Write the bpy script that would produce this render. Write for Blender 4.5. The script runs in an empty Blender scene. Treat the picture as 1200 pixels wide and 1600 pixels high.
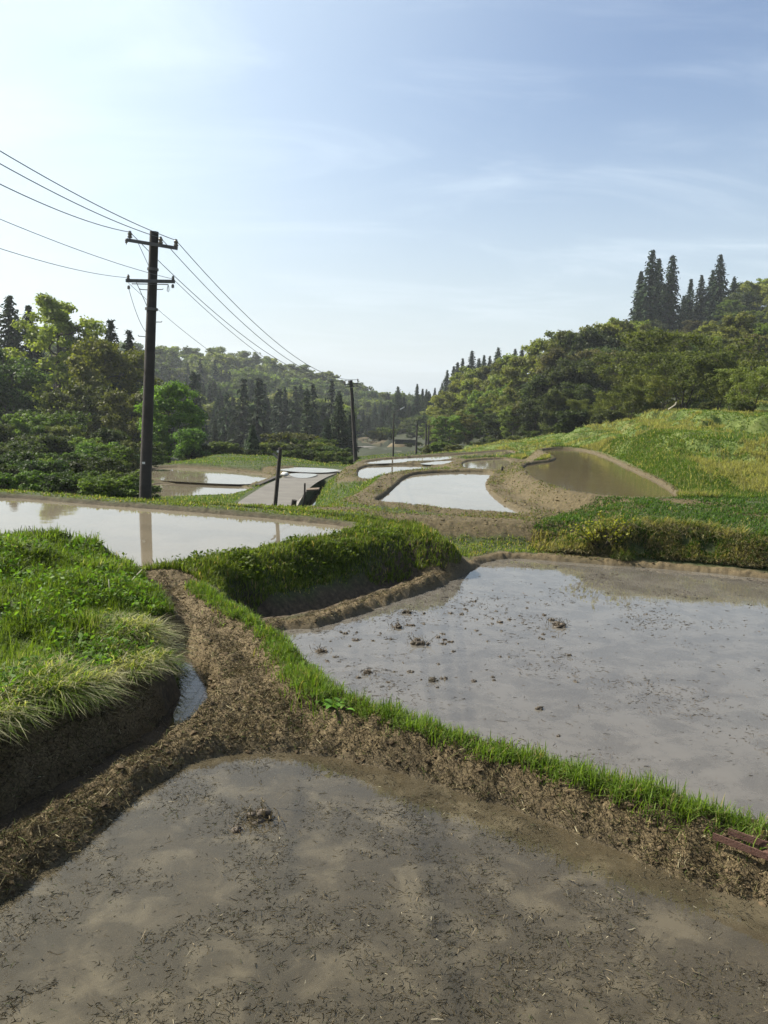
import bpy, math, random
import numpy as np
from mathutils import Vector, Matrix
rng = np.random.default_rng(11)
random.seed(11)
D = bpy.data
S = bpy.context.scene
COL = S.collection
R = math.radians

# ------------------------------------------------------------------ camera, sky, sun, exposure
FPX = 1330.0
PITCH = R(7.6)
ROLL = R(2.0)              # the phone was held a little askew
cam = D.cameras.new("camera")
cam.sensor_fit = 'VERTICAL'
cam.sensor_height = 24.0
cam.lens = 24.0 * FPX / 1600.0
cam.clip_start = 0.05
cam.clip_end = 6000
camo = D.objects.new("camera", cam)
COL.objects.link(camo)
camo.location = (0, 0, 0)
camo.rotation_euler = (Matrix.Rotation(R(90) - PITCH, 3, 'X') @ Matrix.Rotation(ROLL, 3, 'Z')).to_euler()
S.camera = camo

SUN_AZ, SUN_EL = R(-68), R(43)          # azimuth from +Y, clockwise
w = D.worlds.new("World")
S.world = w
w.use_nodes = True
nt = w.node_tree
N, L = nt.nodes, nt.links
bg = N["Background"]
sky = N.new("ShaderNodeTexSky")
sky.sky_type = 'NISHITA'
sky.sun_disc = False
sky.sun_elevation = SUN_EL
sky.sun_rotation = SUN_AZ
sky.air_density = 1.0
sky.dust_density = 2.4
sky.ozone_density = 1.6
sky.altitude = 100
tc = N.new("ShaderNodeTexCoord")
sep = N.new("ShaderNodeSeparateXYZ")
L.new(tc.outputs["Generated"], sep.inputs[0])
add = N.new("ShaderNodeMath"); add.operation = 'ADD'; add.inputs[1].default_value = 0.12
L.new(sep.outputs[2], add.inputs[0])
mx = N.new("ShaderNodeMath"); mx.operation = 'MAXIMUM'; mx.inputs[1].default_value = 0.05
L.new(add.outputs[0], mx.inputs[0])
dv = N.new("ShaderNodeVectorMath"); dv.operation = 'DIVIDE'
cb = N.new("ShaderNodeCombineXYZ")
for i in range(3):
    L.new(mx.outputs[0], cb.inputs[i])
L.new(tc.outputs["Generated"], dv.inputs[0]); L.new(cb.outputs[0], dv.inputs[1])
mp = N.new("ShaderNodeMapping")
mp.inputs["Rotation"].default_value = (0, 0, R(-28))
mp.inputs["Scale"].default_value = (0.50, 0.85, 1.0)
mp.inputs["Location"].default_value = (0.35, 0.9, 0.3)
L.new(dv.outputs[0], mp.inputs[0])
n1 = N.new("ShaderNodeTexNoise"); n1.inputs["Scale"].default_value = 2.1
n1.inputs["Detail"].default_value = 9; n1.inputs["Roughness"].default_value = 0.56
n1.inputs["Distortion"].default_value = 0.75
L.new(mp.outputs[0], n1.inputs["Vector"])
rp = N.new("ShaderNodeMapRange"); rp.interpolation_type = 'SMOOTHSTEP'
rp.inputs[1].default_value = 0.42; rp.inputs[2].default_value = 0.82
rp.inputs[3].default_value = 0.0; rp.inputs[4].default_value = 0.32
L.new(n1.outputs["Fac"], rp.inputs[0])
mixc = N.new("ShaderNodeMix"); mixc.data_type = 'RGBA'; mixc.blend_type = 'MIX'
mixc.inputs["B"].default_value = (7.6, 8.3, 8.8, 1)      # thin sunlit cirrus, in the sky texture's own units
L.new(rp.outputs[0], mixc.inputs["Factor"]); L.new(sky.outputs[0], mixc.inputs["A"])
# pale veil of thin high cloud on the sunward side and low down
dt = N.new("ShaderNodeVectorMath"); dt.operation = 'DOT_PRODUCT'
dt.inputs[1].default_value = (math.sin(SUN_AZ) * math.cos(SUN_EL), math.cos(SUN_AZ) * math.cos(SUN_EL), math.sin(SUN_EL))
nz = N.new("ShaderNodeVectorMath"); nz.operation = 'NORMALIZE'
L.new(tc.outputs["Generated"], nz.inputs[0]); L.new(nz.outputs[0], dt.inputs[0])
v1 = N.new("ShaderNodeMapRange"); v1.interpolation_type = 'SMOOTHSTEP'
v1.inputs[1].default_value = 0.30; v1.inputs[2].default_value = 1.0; v1.inputs[3].default_value = 0.0; v1.inputs[4].default_value = 0.75
L.new(dt.outputs["Value"], v1.inputs[0])
v2 = N.new("ShaderNodeMapRange"); v2.interpolation_type = 'SMOOTHSTEP'
v2.inputs[1].default_value = -0.02; v2.inputs[2].default_value = 0.36; v2.inputs[3].default_value = 0.72; v2.inputs[4].default_value = 0.0
sz = N.new("ShaderNodeSeparateXYZ"); L.new(nz.outputs[0], sz.inputs[0]); L.new(sz.outputs[2], v2.inputs[0])
mixv = N.new("ShaderNodeMix"); mixv.data_type = 'RGBA'
mixv.inputs["B"].default_value = (4.7, 5.35, 5.75, 1)
L.new(v2.outputs[0], mixv.inputs["Factor"]); L.new(mixc.outputs["Result"], mixv.inputs["A"])
mixs = N.new("ShaderNodeMix"); mixs.data_type = 'RGBA'
mixs.inputs["B"].default_value = (6.6, 7.7, 8.0, 1)
L.new(v1.outputs[0], mixs.inputs["Factor"]); L.new(mixv.outputs["Result"], mixs.inputs["A"])
L.new(mixs.outputs["Result"], bg.inputs[0])
bg.inputs[1].default_value = 0.072

sl = D.lights.new("sun", 'SUN')
sl.energy = 4.8
sl.angle = R(0.6)
sl.color = (1.0, 0.93, 0.80)
slo = D.objects.new("sun", sl)
COL.objects.link(slo)
sdir = Vector((math.sin(SUN_AZ) * math.cos(SUN_EL), math.cos(SUN_AZ) * math.cos(SUN_EL), math.sin(SUN_EL)))
slo.rotation_euler = (-sdir).to_track_quat('-Z', 'Y').to_euler()
slo.location = (0, 0, 60)

S.view_settings.view_transform = 'Standard'
S.view_settings.look = 'None'
S.view_settings.exposure = 1.2
S.view_settings.gamma = 1.0
S.render.engine = 'CYCLES'
cy = S.cycles
cy.use_denoising = True
try:
    cy.denoiser = 'OPENIMAGEDENOISE'
except Exception:
    pass
cy.max_bounces = 6
cy.diffuse_bounces = 2
cy.glossy_bounces = 2
cy.transmission_bounces = 3
cy.transparent_max_bounces = 8
cy.volume_bounces = 0
cy.caustics_reflective = False
cy.caustics_refractive = False
cy.sample_clamp_indirect = 6
cy.use_adaptive_sampling = True
cy.adaptive_threshold = 0.015

# ------------------------------------------------------------------ helpers
CP, SP = math.cos(PITCH), math.sin(PITCH)
CR, SR = math.cos(ROLL), math.sin(ROLL)
def ray(px, py):
    a, b = (px - 600.0) / FPX, (800.0 - py) / FPX
    a, b = a * CR - b * SR, a * SR + b * CR
    return np.array([a, CP + b * SP, -SP + b * CP])
def at_z(px, py, z):
    r = ray(px, py)
    return r * (z / r[2])
def at_d(px, py, d):
    r = ray(px, py)
    return r * (d / r[1])
def proj(p):
    x, y, z = p[..., 0], p[..., 1], p[..., 2]
    f = y * CP - z * SP
    u = y * SP + z * CP
    a, b = x / f, u / f
    return 600 + FPX * (a * CR + b * SR), 800 - FPX * (b * CR - a * SR)
def sstep(a, b, x):
    t = np.clip((x - a) / (b - a), 0, 1)
    return t * t * (3 - 2 * t)
def _hash(ix, iy, seed):
    h = (ix.astype(np.int64) * 374761393 + iy.astype(np.int64) * 668265263 + seed * 1442695041) & 0xFFFFFFFF
    h = ((h ^ (h >> 13)) * 1274126177) & 0xFFFFFFFF
    h = ((h ^ (h >> 16)) * 2246822519) & 0xFFFFFFFF
    return ((h ^ (h >> 15)) & 0xFFFFFF) / float(0xFFFFFF)
def vnoise(x, y, seed=0):
    fx, fy = np.floor(x), np.floor(y)
    tx, ty = x - fx, y - fy
    tx = tx * tx * tx * (tx * (tx * 6 - 15) + 10); ty = ty * ty * ty * (ty * (ty * 6 - 15) + 10)
    a = _hash(fx, fy, seed); b = _hash(fx + 1, fy, seed)
    c = _hash(fx, fy + 1, seed); d = _hash(fx + 1, fy + 1, seed)
    return (a + (b - a) * tx) * (1 - ty) + (c + (d - c) * tx) * ty
def fbm(x, y, seed=0, o=4, g=0.5):
    s, a, t, k = 0, 1.0, 0, 1.0
    for i in range(o):
        s = s + a * (vnoise(x * k + 17.3 * i, y * k - 9.1 * i, seed + i) - 0.5)
        t += a; a *= g; k *= 2.03
    return s / t * 2            # about -1..1

def set_attr(me, name, arr, kind):
    at = me.attributes.new(name, kind, 'POINT')
    at.data.foreach_set('color' if kind == 'FLOAT_COLOR' else 'value', np.ascontiguousarray(arr, dtype=np.float32).ravel())
def np_mesh(name, V, faces, mats=(), attrs=None, smooth=False, mat_idx=None):
    """faces: list of int arrays (n,k)"""
    me = D.meshes.new(name)
    V = np.ascontiguousarray(V, dtype=np.float32)
    me.vertices.add(len(V)); me.vertices.foreach_set('co', V.ravel())
    loops = np.concatenate([f.ravel() for f in faces]).astype(np.int32)
    cnt = np.concatenate([np.full(len(f), f.shape[1], dtype=np.int32) for f in faces])
    st = np.concatenate([[0], np.cumsum(cnt)[:-1]]).astype(np.int32)
    me.loops.add(len(loops)); me.loops.foreach_set('vertex_index', loops)
    me.polygons.add(len(cnt)); me.polygons.foreach_set('loop_start', st); me.polygons.foreach_set('loop_total', cnt)
    if mat_idx is not None:
        me.polygons.foreach_set('material_index', np.asarray(mat_idx, dtype=np.int32))
    me.polygons.foreach_set('use_smooth', np.full(len(cnt), bool(smooth)))
    me.update(calc_edges=True)
    for m in mats:
        me.materials.append(m)
    for k, (kind, arr) in (attrs or {}).items():
        set_attr(me, k, arr, kind)
    return me
def link(name, me, parent=None, loc=None):
    o = D.objects.new(name, me)
    COL.objects.link(o)
    if parent is not None:
        o.parent = parent
    if loc is not None:
        o.location = loc
    return o
def tag(o, label=None, cat=None, group=None, kind=None):
    if label: o["label"] = label
    if cat: o["category"] = cat
    if group: o["group"] = group
    if kind: o["kind"] = kind
    return o
def empty(name, loc, rz=0.0):
    o = D.objects.new(name, None)
    COL.objects.link(o)
    o.location = loc; o.rotation_euler = (0, 0, rz)
    o.empty_display_size = 0.3
    return o

class MB:
    """collects tubes and boxes into one mesh"""
    def __init__(self): self.v, self.q, self.t, self.n = [], [], [], 0
    def _add(self, v, q=None, t=None):
        self.v.append(np.asarray(v, float))
        if q is not None and len(q): self.q.append(np.asarray(q) + self.n)
        if t is not None and len(t): self.t.append(np.asarray(t) + self.n)
        self.n += len(v)
    def tube(self, pts, rad, seg=8, caps=True):
        pts = np.asarray(pts, float); m = len(pts)
        rad = np.broadcast_to(np.asarray(rad, float), (m,))
        tg = np.gradient(pts, axis=0); tg /= np.linalg.norm(tg, axis=1)[:, None] + 1e-12
        ref = np.array([0, 0, 1.0]) if abs(tg[0][2]) < 0.9 else np.array([1.0, 0, 0])
        u = np.cross(tg, ref); u /= np.linalg.norm(u, axis=1)[:, None] + 1e-12
        v = np.cross(tg, u)
        a = np.arange(seg) / seg * 2 * np.pi
        ring = (u[:, None] * np.cos(a)[None, :, None] + v[:, None] * np.sin(a)[None, :, None]) * rad[:, None, None] + pts[:, None]
        V = ring.reshape(-1, 3)
        i = np.arange(m - 1)[:, None] * seg; j = np.arange(seg)[None]; k = (j + 1) % seg
        q = np.stack([i + j, i + k, i + seg + k, i + seg + j], -1).reshape(-1, 4)
        t = []
        if caps:
            V = np.concatenate([V, pts[:1], pts[-1:]])
            c0, c1 = m * seg, m * seg + 1
            for s in range(seg):
                t.append((c0, (s + 1) % seg, s)); t.append((c1, (m - 1) * seg + s, (m - 1) * seg + (s + 1) % seg))
        self._add(V, q, t)
    def box(self, c, size, ax=None, bev=0.0):
        """ax: 3 axes rows"""
        ax = np.eye(3) if ax is None else np.asarray(ax, float)
        h = np.asarray(size, float) / 2
        s = np.array([(-1,-1,-1),(1,-1,-1),(1,1,-1),(-1,1,-1),(-1,-1,1),(1,-1,1),(1,1,1),(-1,1,1)], float)
        V = (s * h) @ ax + np.asarray(c, float)
        self._add(V, [(0,3,2,1),(4,5,6,7),(0,1,5,4),(1,2,6,5),(2,3,7,6),(3,0,4,7)])
    def bar(self, a, b, w_, h_, up=(0, 0, 1)):
        a, b = np.asarray(a, float), np.asarray(b, float)
        d = b - a; l = np.linalg.norm(d); d /= l
        s = np.cross(d, np.asarray(up, float)); s /= np.linalg.norm(s) + 1e-9
        u = np.cross(s, d)
        self.box((a + b) / 2, (l, w_, h_), (d, s, u))
    def lathe(self, base, axis, prof, seg=12):
        base = np.asarray(base, float); axis = np.asarray(axis, float); axis /= np.linalg.norm(axis)
        self.tube([base + axis * z for z, r in prof], [max(r, 1e-4) for z, r in prof], seg)
    def build(self, name, mat, parent=None, smooth=True, loc=None):
        fs = []
        if self.q: fs.append(np.concatenate(self.q))
        if self.t: fs.append(np.concatenate(self.t))
        V = np.concatenate(self.v)
        if loc is not None: V = V - np.asarray(loc)
        me = np_mesh(name, V, fs, [mat], smooth=smooth)
        if smooth:
            try: me.set_sharp_from_angle(angle=R(40))
            except Exception: pass
        return link(name, me, parent, loc)

# ------------------------------------------------------------------ materials
def new_mat(name):
    m = D.materials.new(name); m.use_nodes = True
    n = m.node_tree.nodes
    return m, n, m.node_tree.links, n["Principled BSDF"], n["Material Output"]
def noise_node(n, l, scale, detail=4, rough=0.55, vec=None, dist=0.0):
    t = n.new("ShaderNodeTexNoise"); t.inputs["Scale"].default_value = scale
    t.inputs["Detail"].default_value = detail; t.inputs["Roughness"].default_value = rough
    t.inputs["Distortion"].default_value = dist
    if vec is not None: l.new(vec, t.inputs["Vector"])
    return t
def ramp(n, l, src, stops):
    r = n.new("ShaderNodeValToRGB"); el = r.color_ramp.elements
    while len(el) > 1: el.remove(el[-1])
    el[0].position, el[0].color = stops[0][0], (*stops[0][1], 1)
    for p, c in stops[1:]:
        e = el.new(p); e.color = (*c, 1)
    l.new(src, r.inputs[0])
    return r
def mixcol(n, l, fac, a, b, mode='MIX'):
    m = n.new("ShaderNodeMix"); m.data_type = 'RGBA'; m.blend_type = mode
    for k, v in (("Factor", fac), ("A", a), ("B", b)):
        if isinstance(v, (int, float)): m.inputs[k].default_value = v
        elif isinstance(v, tuple): m.inputs[k].default_value = (*v, 1)
        else: l.new(v, m.inputs[k])
    return m.outputs["Result"]
def simple_mat(name, col, rough=0.8, var=0.35, scale=6.0, bump=0.0, metal=0.0, col2=None):
    m, n, l, b, o = new_mat(name)
    c = n.new("ShaderNodeTexCoord")
    t = noise_node(n, l, scale, 5, 0.6, c.outputs["Object"])
    c2 = col2 or tuple(x * (1 - var) for x in col)
    c1 = tuple(min(1, x * (1 + var * 0.6)) for x in col)
    r = ramp(n, l, t.outputs["Fac"], [(0.3, c2), (0.7, c1)])
    l.new(r.outputs[0], b.inputs["Base Color"])
    b.inputs["Roughness"].default_value = rough
    b.inputs["Metallic"].default_value = metal
    if bump:
        t2 = noise_node(n, l, scale * 4, 4, 0.6, c.outputs["Object"])
        bm = n.new("ShaderNodeBump"); bm.inputs["Strength"].default_value = bump; bm.inputs["Distance"].default_value = 0.02
        l.new(t2.outputs["Fac"], bm.inputs["Height"]); l.new(bm.outputs[0], b.inputs["Normal"])
    return m
def leaf_mat(name, trans=0.35, rough=0.55, tint=(1, 1, 1), tboost=(1.25, 1.35, 0.55)):
    """colour comes from the per-leaf attribute Col; part of the light passes through"""
    m, n, l, b, o = new_mat(name)
    a = n.new("ShaderNodeAttribute"); a.attribute_name = "Col"
    oi = n.new("ShaderNodeObjectInfo")
    hs = n.new("ShaderNodeHueSaturation")
    mr = n.new("ShaderNodeMapRange"); mr.inputs[3].default_value = 0.72; mr.inputs[4].default_value = 1.3
    l.new(oi.outputs["Random"], mr.inputs[0]); l.new(mr.outputs[0], hs.inputs["Value"])
    mr2 = n.new("ShaderNodeMapRange"); mr2.inputs[3].default_value = 0.480; mr2.inputs[4].default_value = 0.515
    ml = n.new("ShaderNodeMath"); ml.operation = 'FRACT'
    mm = n.new("ShaderNodeMath"); mm.operation = 'MULTIPLY'; mm.inputs[1].default_value = 7.31
    l.new(oi.outputs["Random"], mm.inputs[0]); l.new(mm.outputs[0], ml.inputs[0])
    l.new(ml.outputs[0], mr2.inputs[0]); l.new(mr2.outputs[0], hs.inputs["Hue"])
    l.new(mixcol(n, l, 1.0, a.outputs["Color"], tint, 'MULTIPLY'), hs.inputs["Color"])
    l.new(hs.outputs[0], b.inputs["Base Color"])
    b.inputs["Roughness"].default_value = rough
    b.inputs["Specular IOR Level"].default_value = 0.12
    tr = n.new("ShaderNodeBsdfTranslucent")
    l.new(mixcol(n, l, 1.0, hs.outputs[0], tboost, 'MULTIPLY'), tr.inputs["Color"])
    mix = n.new("ShaderNodeMixShader"); mix.inputs[0].default_value = trans
    l.new(b.outputs[0], mix.inputs[1]); l.new(tr.outputs[0], mix.inputs[2])
    l.new(mix.outputs[0], o.inputs["Surface"])
    return m
# ------------------------------------------------------------------ layout of the terraces (world metres, eye at the origin)
def chaikin(P, it=2, closed=True):
    P = np.asarray(P, float)
    for _ in range(it):
        if closed:
            Q = np.roll(P, -1, 0)
            P = np.stack([P * .75 + Q * .25, P * .25 + Q * .75], 1).reshape(-1, P.shape[1])
        else:
            Q = np.stack([P[:-1] * .75 + P[1:] * .25, P[:-1] * .25 + P[1:] * .75], 1).reshape(-1, P.shape[1])
            P = np.concatenate([P[:1], Q, P[-1:]])
    return P
def outline(pix, z, it=2):
    return chaikin(np.array([at_z(px, py, z)[:2] for px, py in pix]), it)
def sdf(poly, x, y, maxd):
    """signed distance (negative inside), clipped at maxd"""
    out = np.full(x.shape, float(maxd))
    lo, hi = poly.min(0) - maxd, poly.max(0) + maxd
    m = (x > lo[0]) & (x < hi[0]) & (y > lo[1]) & (y < hi[1])
    if not m.any(): return out
    X, Y = x[m], y[m]
    best = np.full(X.shape, 1e9); ins = np.zeros(X.shape, bool)
    Q = np.roll(poly, -1, 0)
    for (ax, ay), (bx, by) in zip(poly, Q):
        ex, ey = bx - ax, by - ay
        t = np.clip(((X - ax) * ex + (Y - ay) * ey) / (ex * ex + ey * ey + 1e-12), 0, 1)
        d = (X - ax - t * ex) ** 2 + (Y - ay - t * ey) ** 2
        np.minimum(best, d, out=best)
        c = ((ay > Y) != (by > Y))
        if c.any():
            xi = ax + (Y - ay) * ex / (ey if abs(ey) > 1e-12 else 1e-12)
            ins ^= c & (X < xi)
    d = np.sqrt(best); d[ins] *= -1
    out[m] = np.minimum(d, maxd)
    return out
def line_d(P, x, y, maxd):
    """distance to an open polyline of (x, y, value...) and the value at the nearest point"""
    P = np.asarray(P, float)
    out = np.full(x.shape, float(maxd)); val = np.zeros(x.shape)
    lo, hi = P[:, :2].min(0) - maxd, P[:, :2].max(0) + maxd
    m = (x > lo[0]) & (x < hi[0]) & (y > lo[1]) & (y < hi[1])
    if not m.any(): return out, val
    X, Y = x[m], y[m]
    best = np.full(X.shape, 1e9); v = np.zeros(X.shape)
    for a, b in zip(P[:-1], P[1:]):
        ex, ey = b[0] - a[0], b[1] - a[1]
        t = np.clip(((X - a[0]) * ex + (Y - a[1]) * ey) / (ex * ex + ey * ey + 1e-12), 0, 1)
        d = (X - a[0] - t * ex) ** 2 + (Y - a[1] - t * ey) ** 2
        k = d < best
        best[k] = d[k]; v[k] = (a[2] + t * (b[2] - a[2]))[k]
    out[m] = np.minimum(np.sqrt(best), maxd); val[m] = v
    return out, val

ZA, ZB, ZC, ZD, ZE, ZF, ZH, ZL = -2.9, -3.4, -2.75, -2.95, -2.5, -3.3, -3.0, -4.8
PADDY = {}   # name: outline, water z, freeboard, top width, outer slope, depth
def paddy(k, pix, z, fb, tw, sw, it=2, inner=0.16, mudw=None):
    PADDY[k] = dict(o=outline(pix, z, it), z=z, fb=fb, tw=tw, sw=sw, inner=inner, mudw=tw + sw if mudw is None else mudw)
paddy('B', [(425,985),(455,1040),(520,1098),(600,1135),(700,1165),(820,1205),(950,1250),(1100,1295),(1250,1345),(1420,1400),(1800,1200),(1800,960),(1400,914),
            (1200,906),(1100,894),(960,884),(850,876),(800,872),(757,878),(735,892),(695,913),(630,938),(560,962),(490,982)], ZB, .10, .40, .5, inner=.24, mudw=.30)
paddy('L1', [(215,744),(245,729),(330,733),(428,742),(420,748),(396,757),(330,755),(240,750)], ZL, .07, .25, .7, inner=.1, mudw=.3)
paddy('L2', [(228,754),(330,758),(394,760),(376,776),(360,780),(300,781),(236,779)], ZL - .12, .06, .25, .7, inner=.1, mudw=.3)
paddy('L3', [(420,732),(470,730),(530,733.5),(520,737),(498,738.5),(460,737)], ZL + .3, .07, .5, .8, mudw=.9)
paddy('L4', [(452,739.5),(480,740),(496,741),(478,747),(462,746)], ZL + .3, .07, .4, .6, mudw=.6)
paddy('G', [(565,724),(590,718.5),(640,715),(700,711.5),(755,707),(790,704),(802,706),(800,712),(760,716),(715,715),(690,719),(640,721),(600,724)], ZF + .1, .06, .4, .6, mudw=.35)
paddy('K', [(652,724.5),(668,721.5),(708,718.5),(716,720),(706,724),(680,726.5)], ZF + .08, .05, .4, .5, mudw=.4)
paddy('F', [(556,742),(559,733),(575,727.5),(640,726.5),(690,729.5),(697,733.5),(660,737),(625,741),(604,750),(578,752),(560,749)], ZF, .09, .5, .7, inner=.08, mudw=.9)
paddy('H', [(721,722),(745,719),(788,716.5),(800,721),(795,730),(775,737),(730,736),(722,730)], ZH, .07, .4, .6, inner=.08, mudw=1.0)
paddy('C', [(-330,790),(-200,778),(-60,776),(0,777),(60,781),(150,789),(230,795),(300,800),(400,808),(470,815),(545,823),(549,830),(530,838),(480,847),(420,857),(350,871),(300,881),(262,890),(222,893),
            (150,890),(0,890),(-200,892),(-420,880)], ZC, .10, .45, .85, inner=.20, mudw=.08)
paddy('D', [(581,785),(598,776),(616,760),(628,748),(645,741),(690,738),(755,737.5),(772,741),(766,748),(760,757),(765,768),(782,784),(806,796),(832,804),(822,807),(760,804),(700,799),(640,792),(598,788)], ZD, .10, .45, 1.3, inner=.08, mudw=.85)
paddy('E', [(815,729),(830,725),(864,721),(868,715),(846,707),(848,702.5),(880,701.5),(915,704),(945,714),(985,733),(1022,750),(1052,768),(1062,779),(1030,782),(985,781),(925,777.5),(870,766),(835,751),(818,738)], ZE, .09, .12, .8, inner=.08, mudw=.14)
paddy('A', [(-260,1620),(-120,1500),(0,1408),(60,1370),(130,1320),(190,1265),(240,1225),(300,1192),(360,1178),(430,1175),(500,1182),(560,1195),(640,1212),(700,1232),(790,1262),(880,1295),(980,1335),(1090,1385),(1200,1420),
            (1400,1500),(1700,1640),(1500,1700),(900,1710),(300,1710),(-150,1700)], ZA, .10, .32, .36, inner=.22, mudw=1.3)
ORDER = ['L3','L4','L1','L2','B','G','K','F','H','D','C','E','A']

def wp(px, py, d): return at_d(px, py, d)
CPTS = [(-8,-5,-1.6),(8,-5,-1.6),(0,-25,-1.4),(-30,-15,-1.3),(30,-15,-1.2),(0,0,-1.65),(0,1.4,-1.7),(-3,1.2,-1.7),(3,1.2,-1.7),(-12,2,-1.7),(12,3,-1.9),
        (-200,-200,0),(200,-200,0),(0,-800,0),(-1500,-600,0),(1500,-600,0)]
def cpz(l): CPTS.extend(tuple(at_z(a, b, c)) for a, b, c in l)
def cpd(l): CPTS.extend(tuple(at_d(a, b, c)) for a, b, c in l)
cpz([(110,1290,-2.86),(20,1350,-2.88),(-80,1430,-2.86),(-250,1570,-2.72),(-260,1430,-2.8),(900,1270,-2.78),(800,1225,-2.78),(1200,1380,-2.78),(1400,1440,-2.78),(1700,1580,-2.75),(700,1200,-2.75),(1000,1300,-2.75),(250,915,-2.7),(350,950,-2.75),(400,1050,-2.75),(330,1000,-2.8),(420,1130,-2.75),
     (480,972,-3.38),(560,945,-3.35),(640,915,-3.35),(705,880,-3.3),(750,862,-3.25),(900,860,-3.25),(1050,878,-3.25),(1200,893,-3.25),(1500,905,-3.2),(1900,1000,-3.2),(1900,1300,-3.2),
     (700,846,-3.27),(800,849,-3.27),(900,848,-3.25),(620,838,-3.1),(585,832,-2.9),
     (520,790,-3.9),(500,775,-4.2),(492,757,-4.6),(545,748,-3.3),(530,742,-3.9),(545,790,-3.1),(430,733,-4.7),(300,727,-4.8),(450,722,-4.9),(350,712,-5.2),
     (-100,775,-2.6),(0,770,-2.65),(226,784,-2.58),(400,796,-2.62),(480,806,-2.7),(560,815,-2.7),(600,815,-2.75),
     (920,800,-2.75),(1010,800,-2.55),(1100,792,-2.4),(1200,790,-2.35),(1400,785,-2.35)])
CPTS += [tuple(at_d(px, 700, d)[:2]) + (z,) for px, d, z in [(-100,28,-3.3),(0,29,-3.7),(100,29.5,-4.0),(200,30,-4.2),(0,39,-5.3),(150,40,-5.2),(300,33,-4.3),(390,33,-4.3),(-200,47,-5.2),(60,62,-7),(-100,80,-6.5),(100,100,-8),(205,50,-5.2),(180,72,-6.8),(0,120,-7)]]
cpd([(130,570,350),(240,572,430),(330,577,450),(400,590,460),(470,606,470),(540,627,480),(600,647,500),(240,645,300),(330,652,300),(430,662,320),(520,666,350),(330,707,190),(430,707,190),(520,698,215),(100,700,140),(0,680,120),(-200,640,130),(-200,600,250),(0,600,250),
     (240,610,800),(470,645,800),(-300,600,800),(600,655,800),(700,655,800),(900,640,800),(1200,640,800),(2400,640,900),
     (600,690,205),(640,692,235),(560,700,180),(620,703,165),(680,699,190),(600,668,330),(640,668,330),(560,716,100),(620,709,108),(700,705,112),(770,701,108),(660,700,140),
     (800,697,80),(740,692,152),(700,662,343),(690,630,290),(740,630,308),(820,640,189),(850,602,224),(800,605,280),(900,575,240),(950,605,157),(1000,562,230),(1050,532,290),(1150,522,290),(1210,500,290),
     (1100,600,123),(1190,590,112),(1000,528,340),(1100,518,340),(1000,590,520),(1300,520,300),(1300,600,98),(1500,560,126),(1500,660,50),(2200,600,168),(1900,720,42),
     (1000,715,35.5),(1000,690,38.5),(1000,665,47),(1000,645,66),(1080,745,27.5),(1080,715,30.5),(1080,690,35),(1080,660,46),(1090,643,62),(1150,770,25.3),(1150,740,27.6),(1150,700,32.5),(1150,665,43),(1190,648,57),(950,690,49),(950,672,66),(920,692,58),(900,675,85),(860,690,76),(1250,760,25),(1250,700,31),(1250,655,46)])
CPTS = np.array(CPTS, float)
def warp(x, y):
    d = np.sqrt(x * x + y * y) + 1e-9
    k = np.log1p(d / 4.0) / d
    return x * k, y * k
_cu, _cv = warp(CPTS[:, 0], CPTS[:, 1])
_MC = 0.04
_A = np.sqrt((_cu[:, None] - _cu[None]) ** 2 + (_cv[:, None] - _cv[None]) ** 2 + _MC ** 2)
_n = len(CPTS)
_M = np.zeros((_n + 1, _n + 1)); _M[:_n, :_n] = -_A - np.eye(_n) * -0.004; _M[:_n, _n] = 1; _M[_n, :_n] = 1
_wt = np.linalg.solve(_M, np.concatenate([CPTS[:, 2], [0]]))
def base(x, y):
    u, v = warp(x, y)
    z = np.full(x.shape, _wt[_n])
    for i in range(_n):
        z -= _wt[i] * np.sqrt((u - _cu[i]) ** 2 + (v - _cv[i]) ** 2 + _MC ** 2)
    return z

def pline(pix, z=None, it=2):
    P = [tuple(at_z(a, b, c)) for a, b, c in pix] if z is None else [tuple(at_z(a, b, z)) for a, b in pix]
    return chaikin(np.array(P), it, closed=False)
# pads
MOUND_P = [at_d(*t) for t in [(0,804,13.2),(50,818,13.0),(100,830,12.8),(150,848,12.5),(195,884,11.9),(238,922,11.2),(262,960,10.0),(274,1000,8.95),(254,1046,8.0),(150,1086,7.0),(60,1113,6.35),(0,1130,6.05),(-60,1165,5.75),(-300,1290,4.9),(-900,1290,4.9),(-1000,880,10),(-300,800,13.2)]]
MOUND_O = chaikin(np.array(MOUND_P)[:, :2], 2)
_mp = np.array(MOUND_P + [at_d(100,918,9.9), at_d(0,950,8.7), at_d(0,860,11.0), at_d(-300,910,9.4), at_d(180,975,8.7)])
def mound_top(x, y):
    s, wz = 0, 0
    for p in _mp:
        k = 1.0 / ((x - p[0]) ** 2 + (y - p[1]) ** 2 + 0.35) ** 2.2
        s = s + k; wz = wz + k * p[2]
    return wz / s
CB_O = outline([(632,830),(658,836),(668,832),(640,816),(600,814),(555,825),(548,843),(598,838)], -2.66)
DROLL = pline([(548,798),(600,803),(700,808),(830,812),(905,812),(945,808)], -2.82)
BR_O = outline([(745,765),(772,745),(790,731),(818,706),(850,700),(868,714),(822,728),(842,752),(900,773),(1000,782),(1040,784),(965,800),(930,838),(900,830),(850,812),(790,790)], -2.65)
RB_O = outline([(962,812),(1010,805),(1060,808),(1100,812),(1200,820),(1400,838),(1800,850),(1800,800),(1400,792),(1200,790),(1100,789),(1010,788),(968,796)], -2.45)
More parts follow.
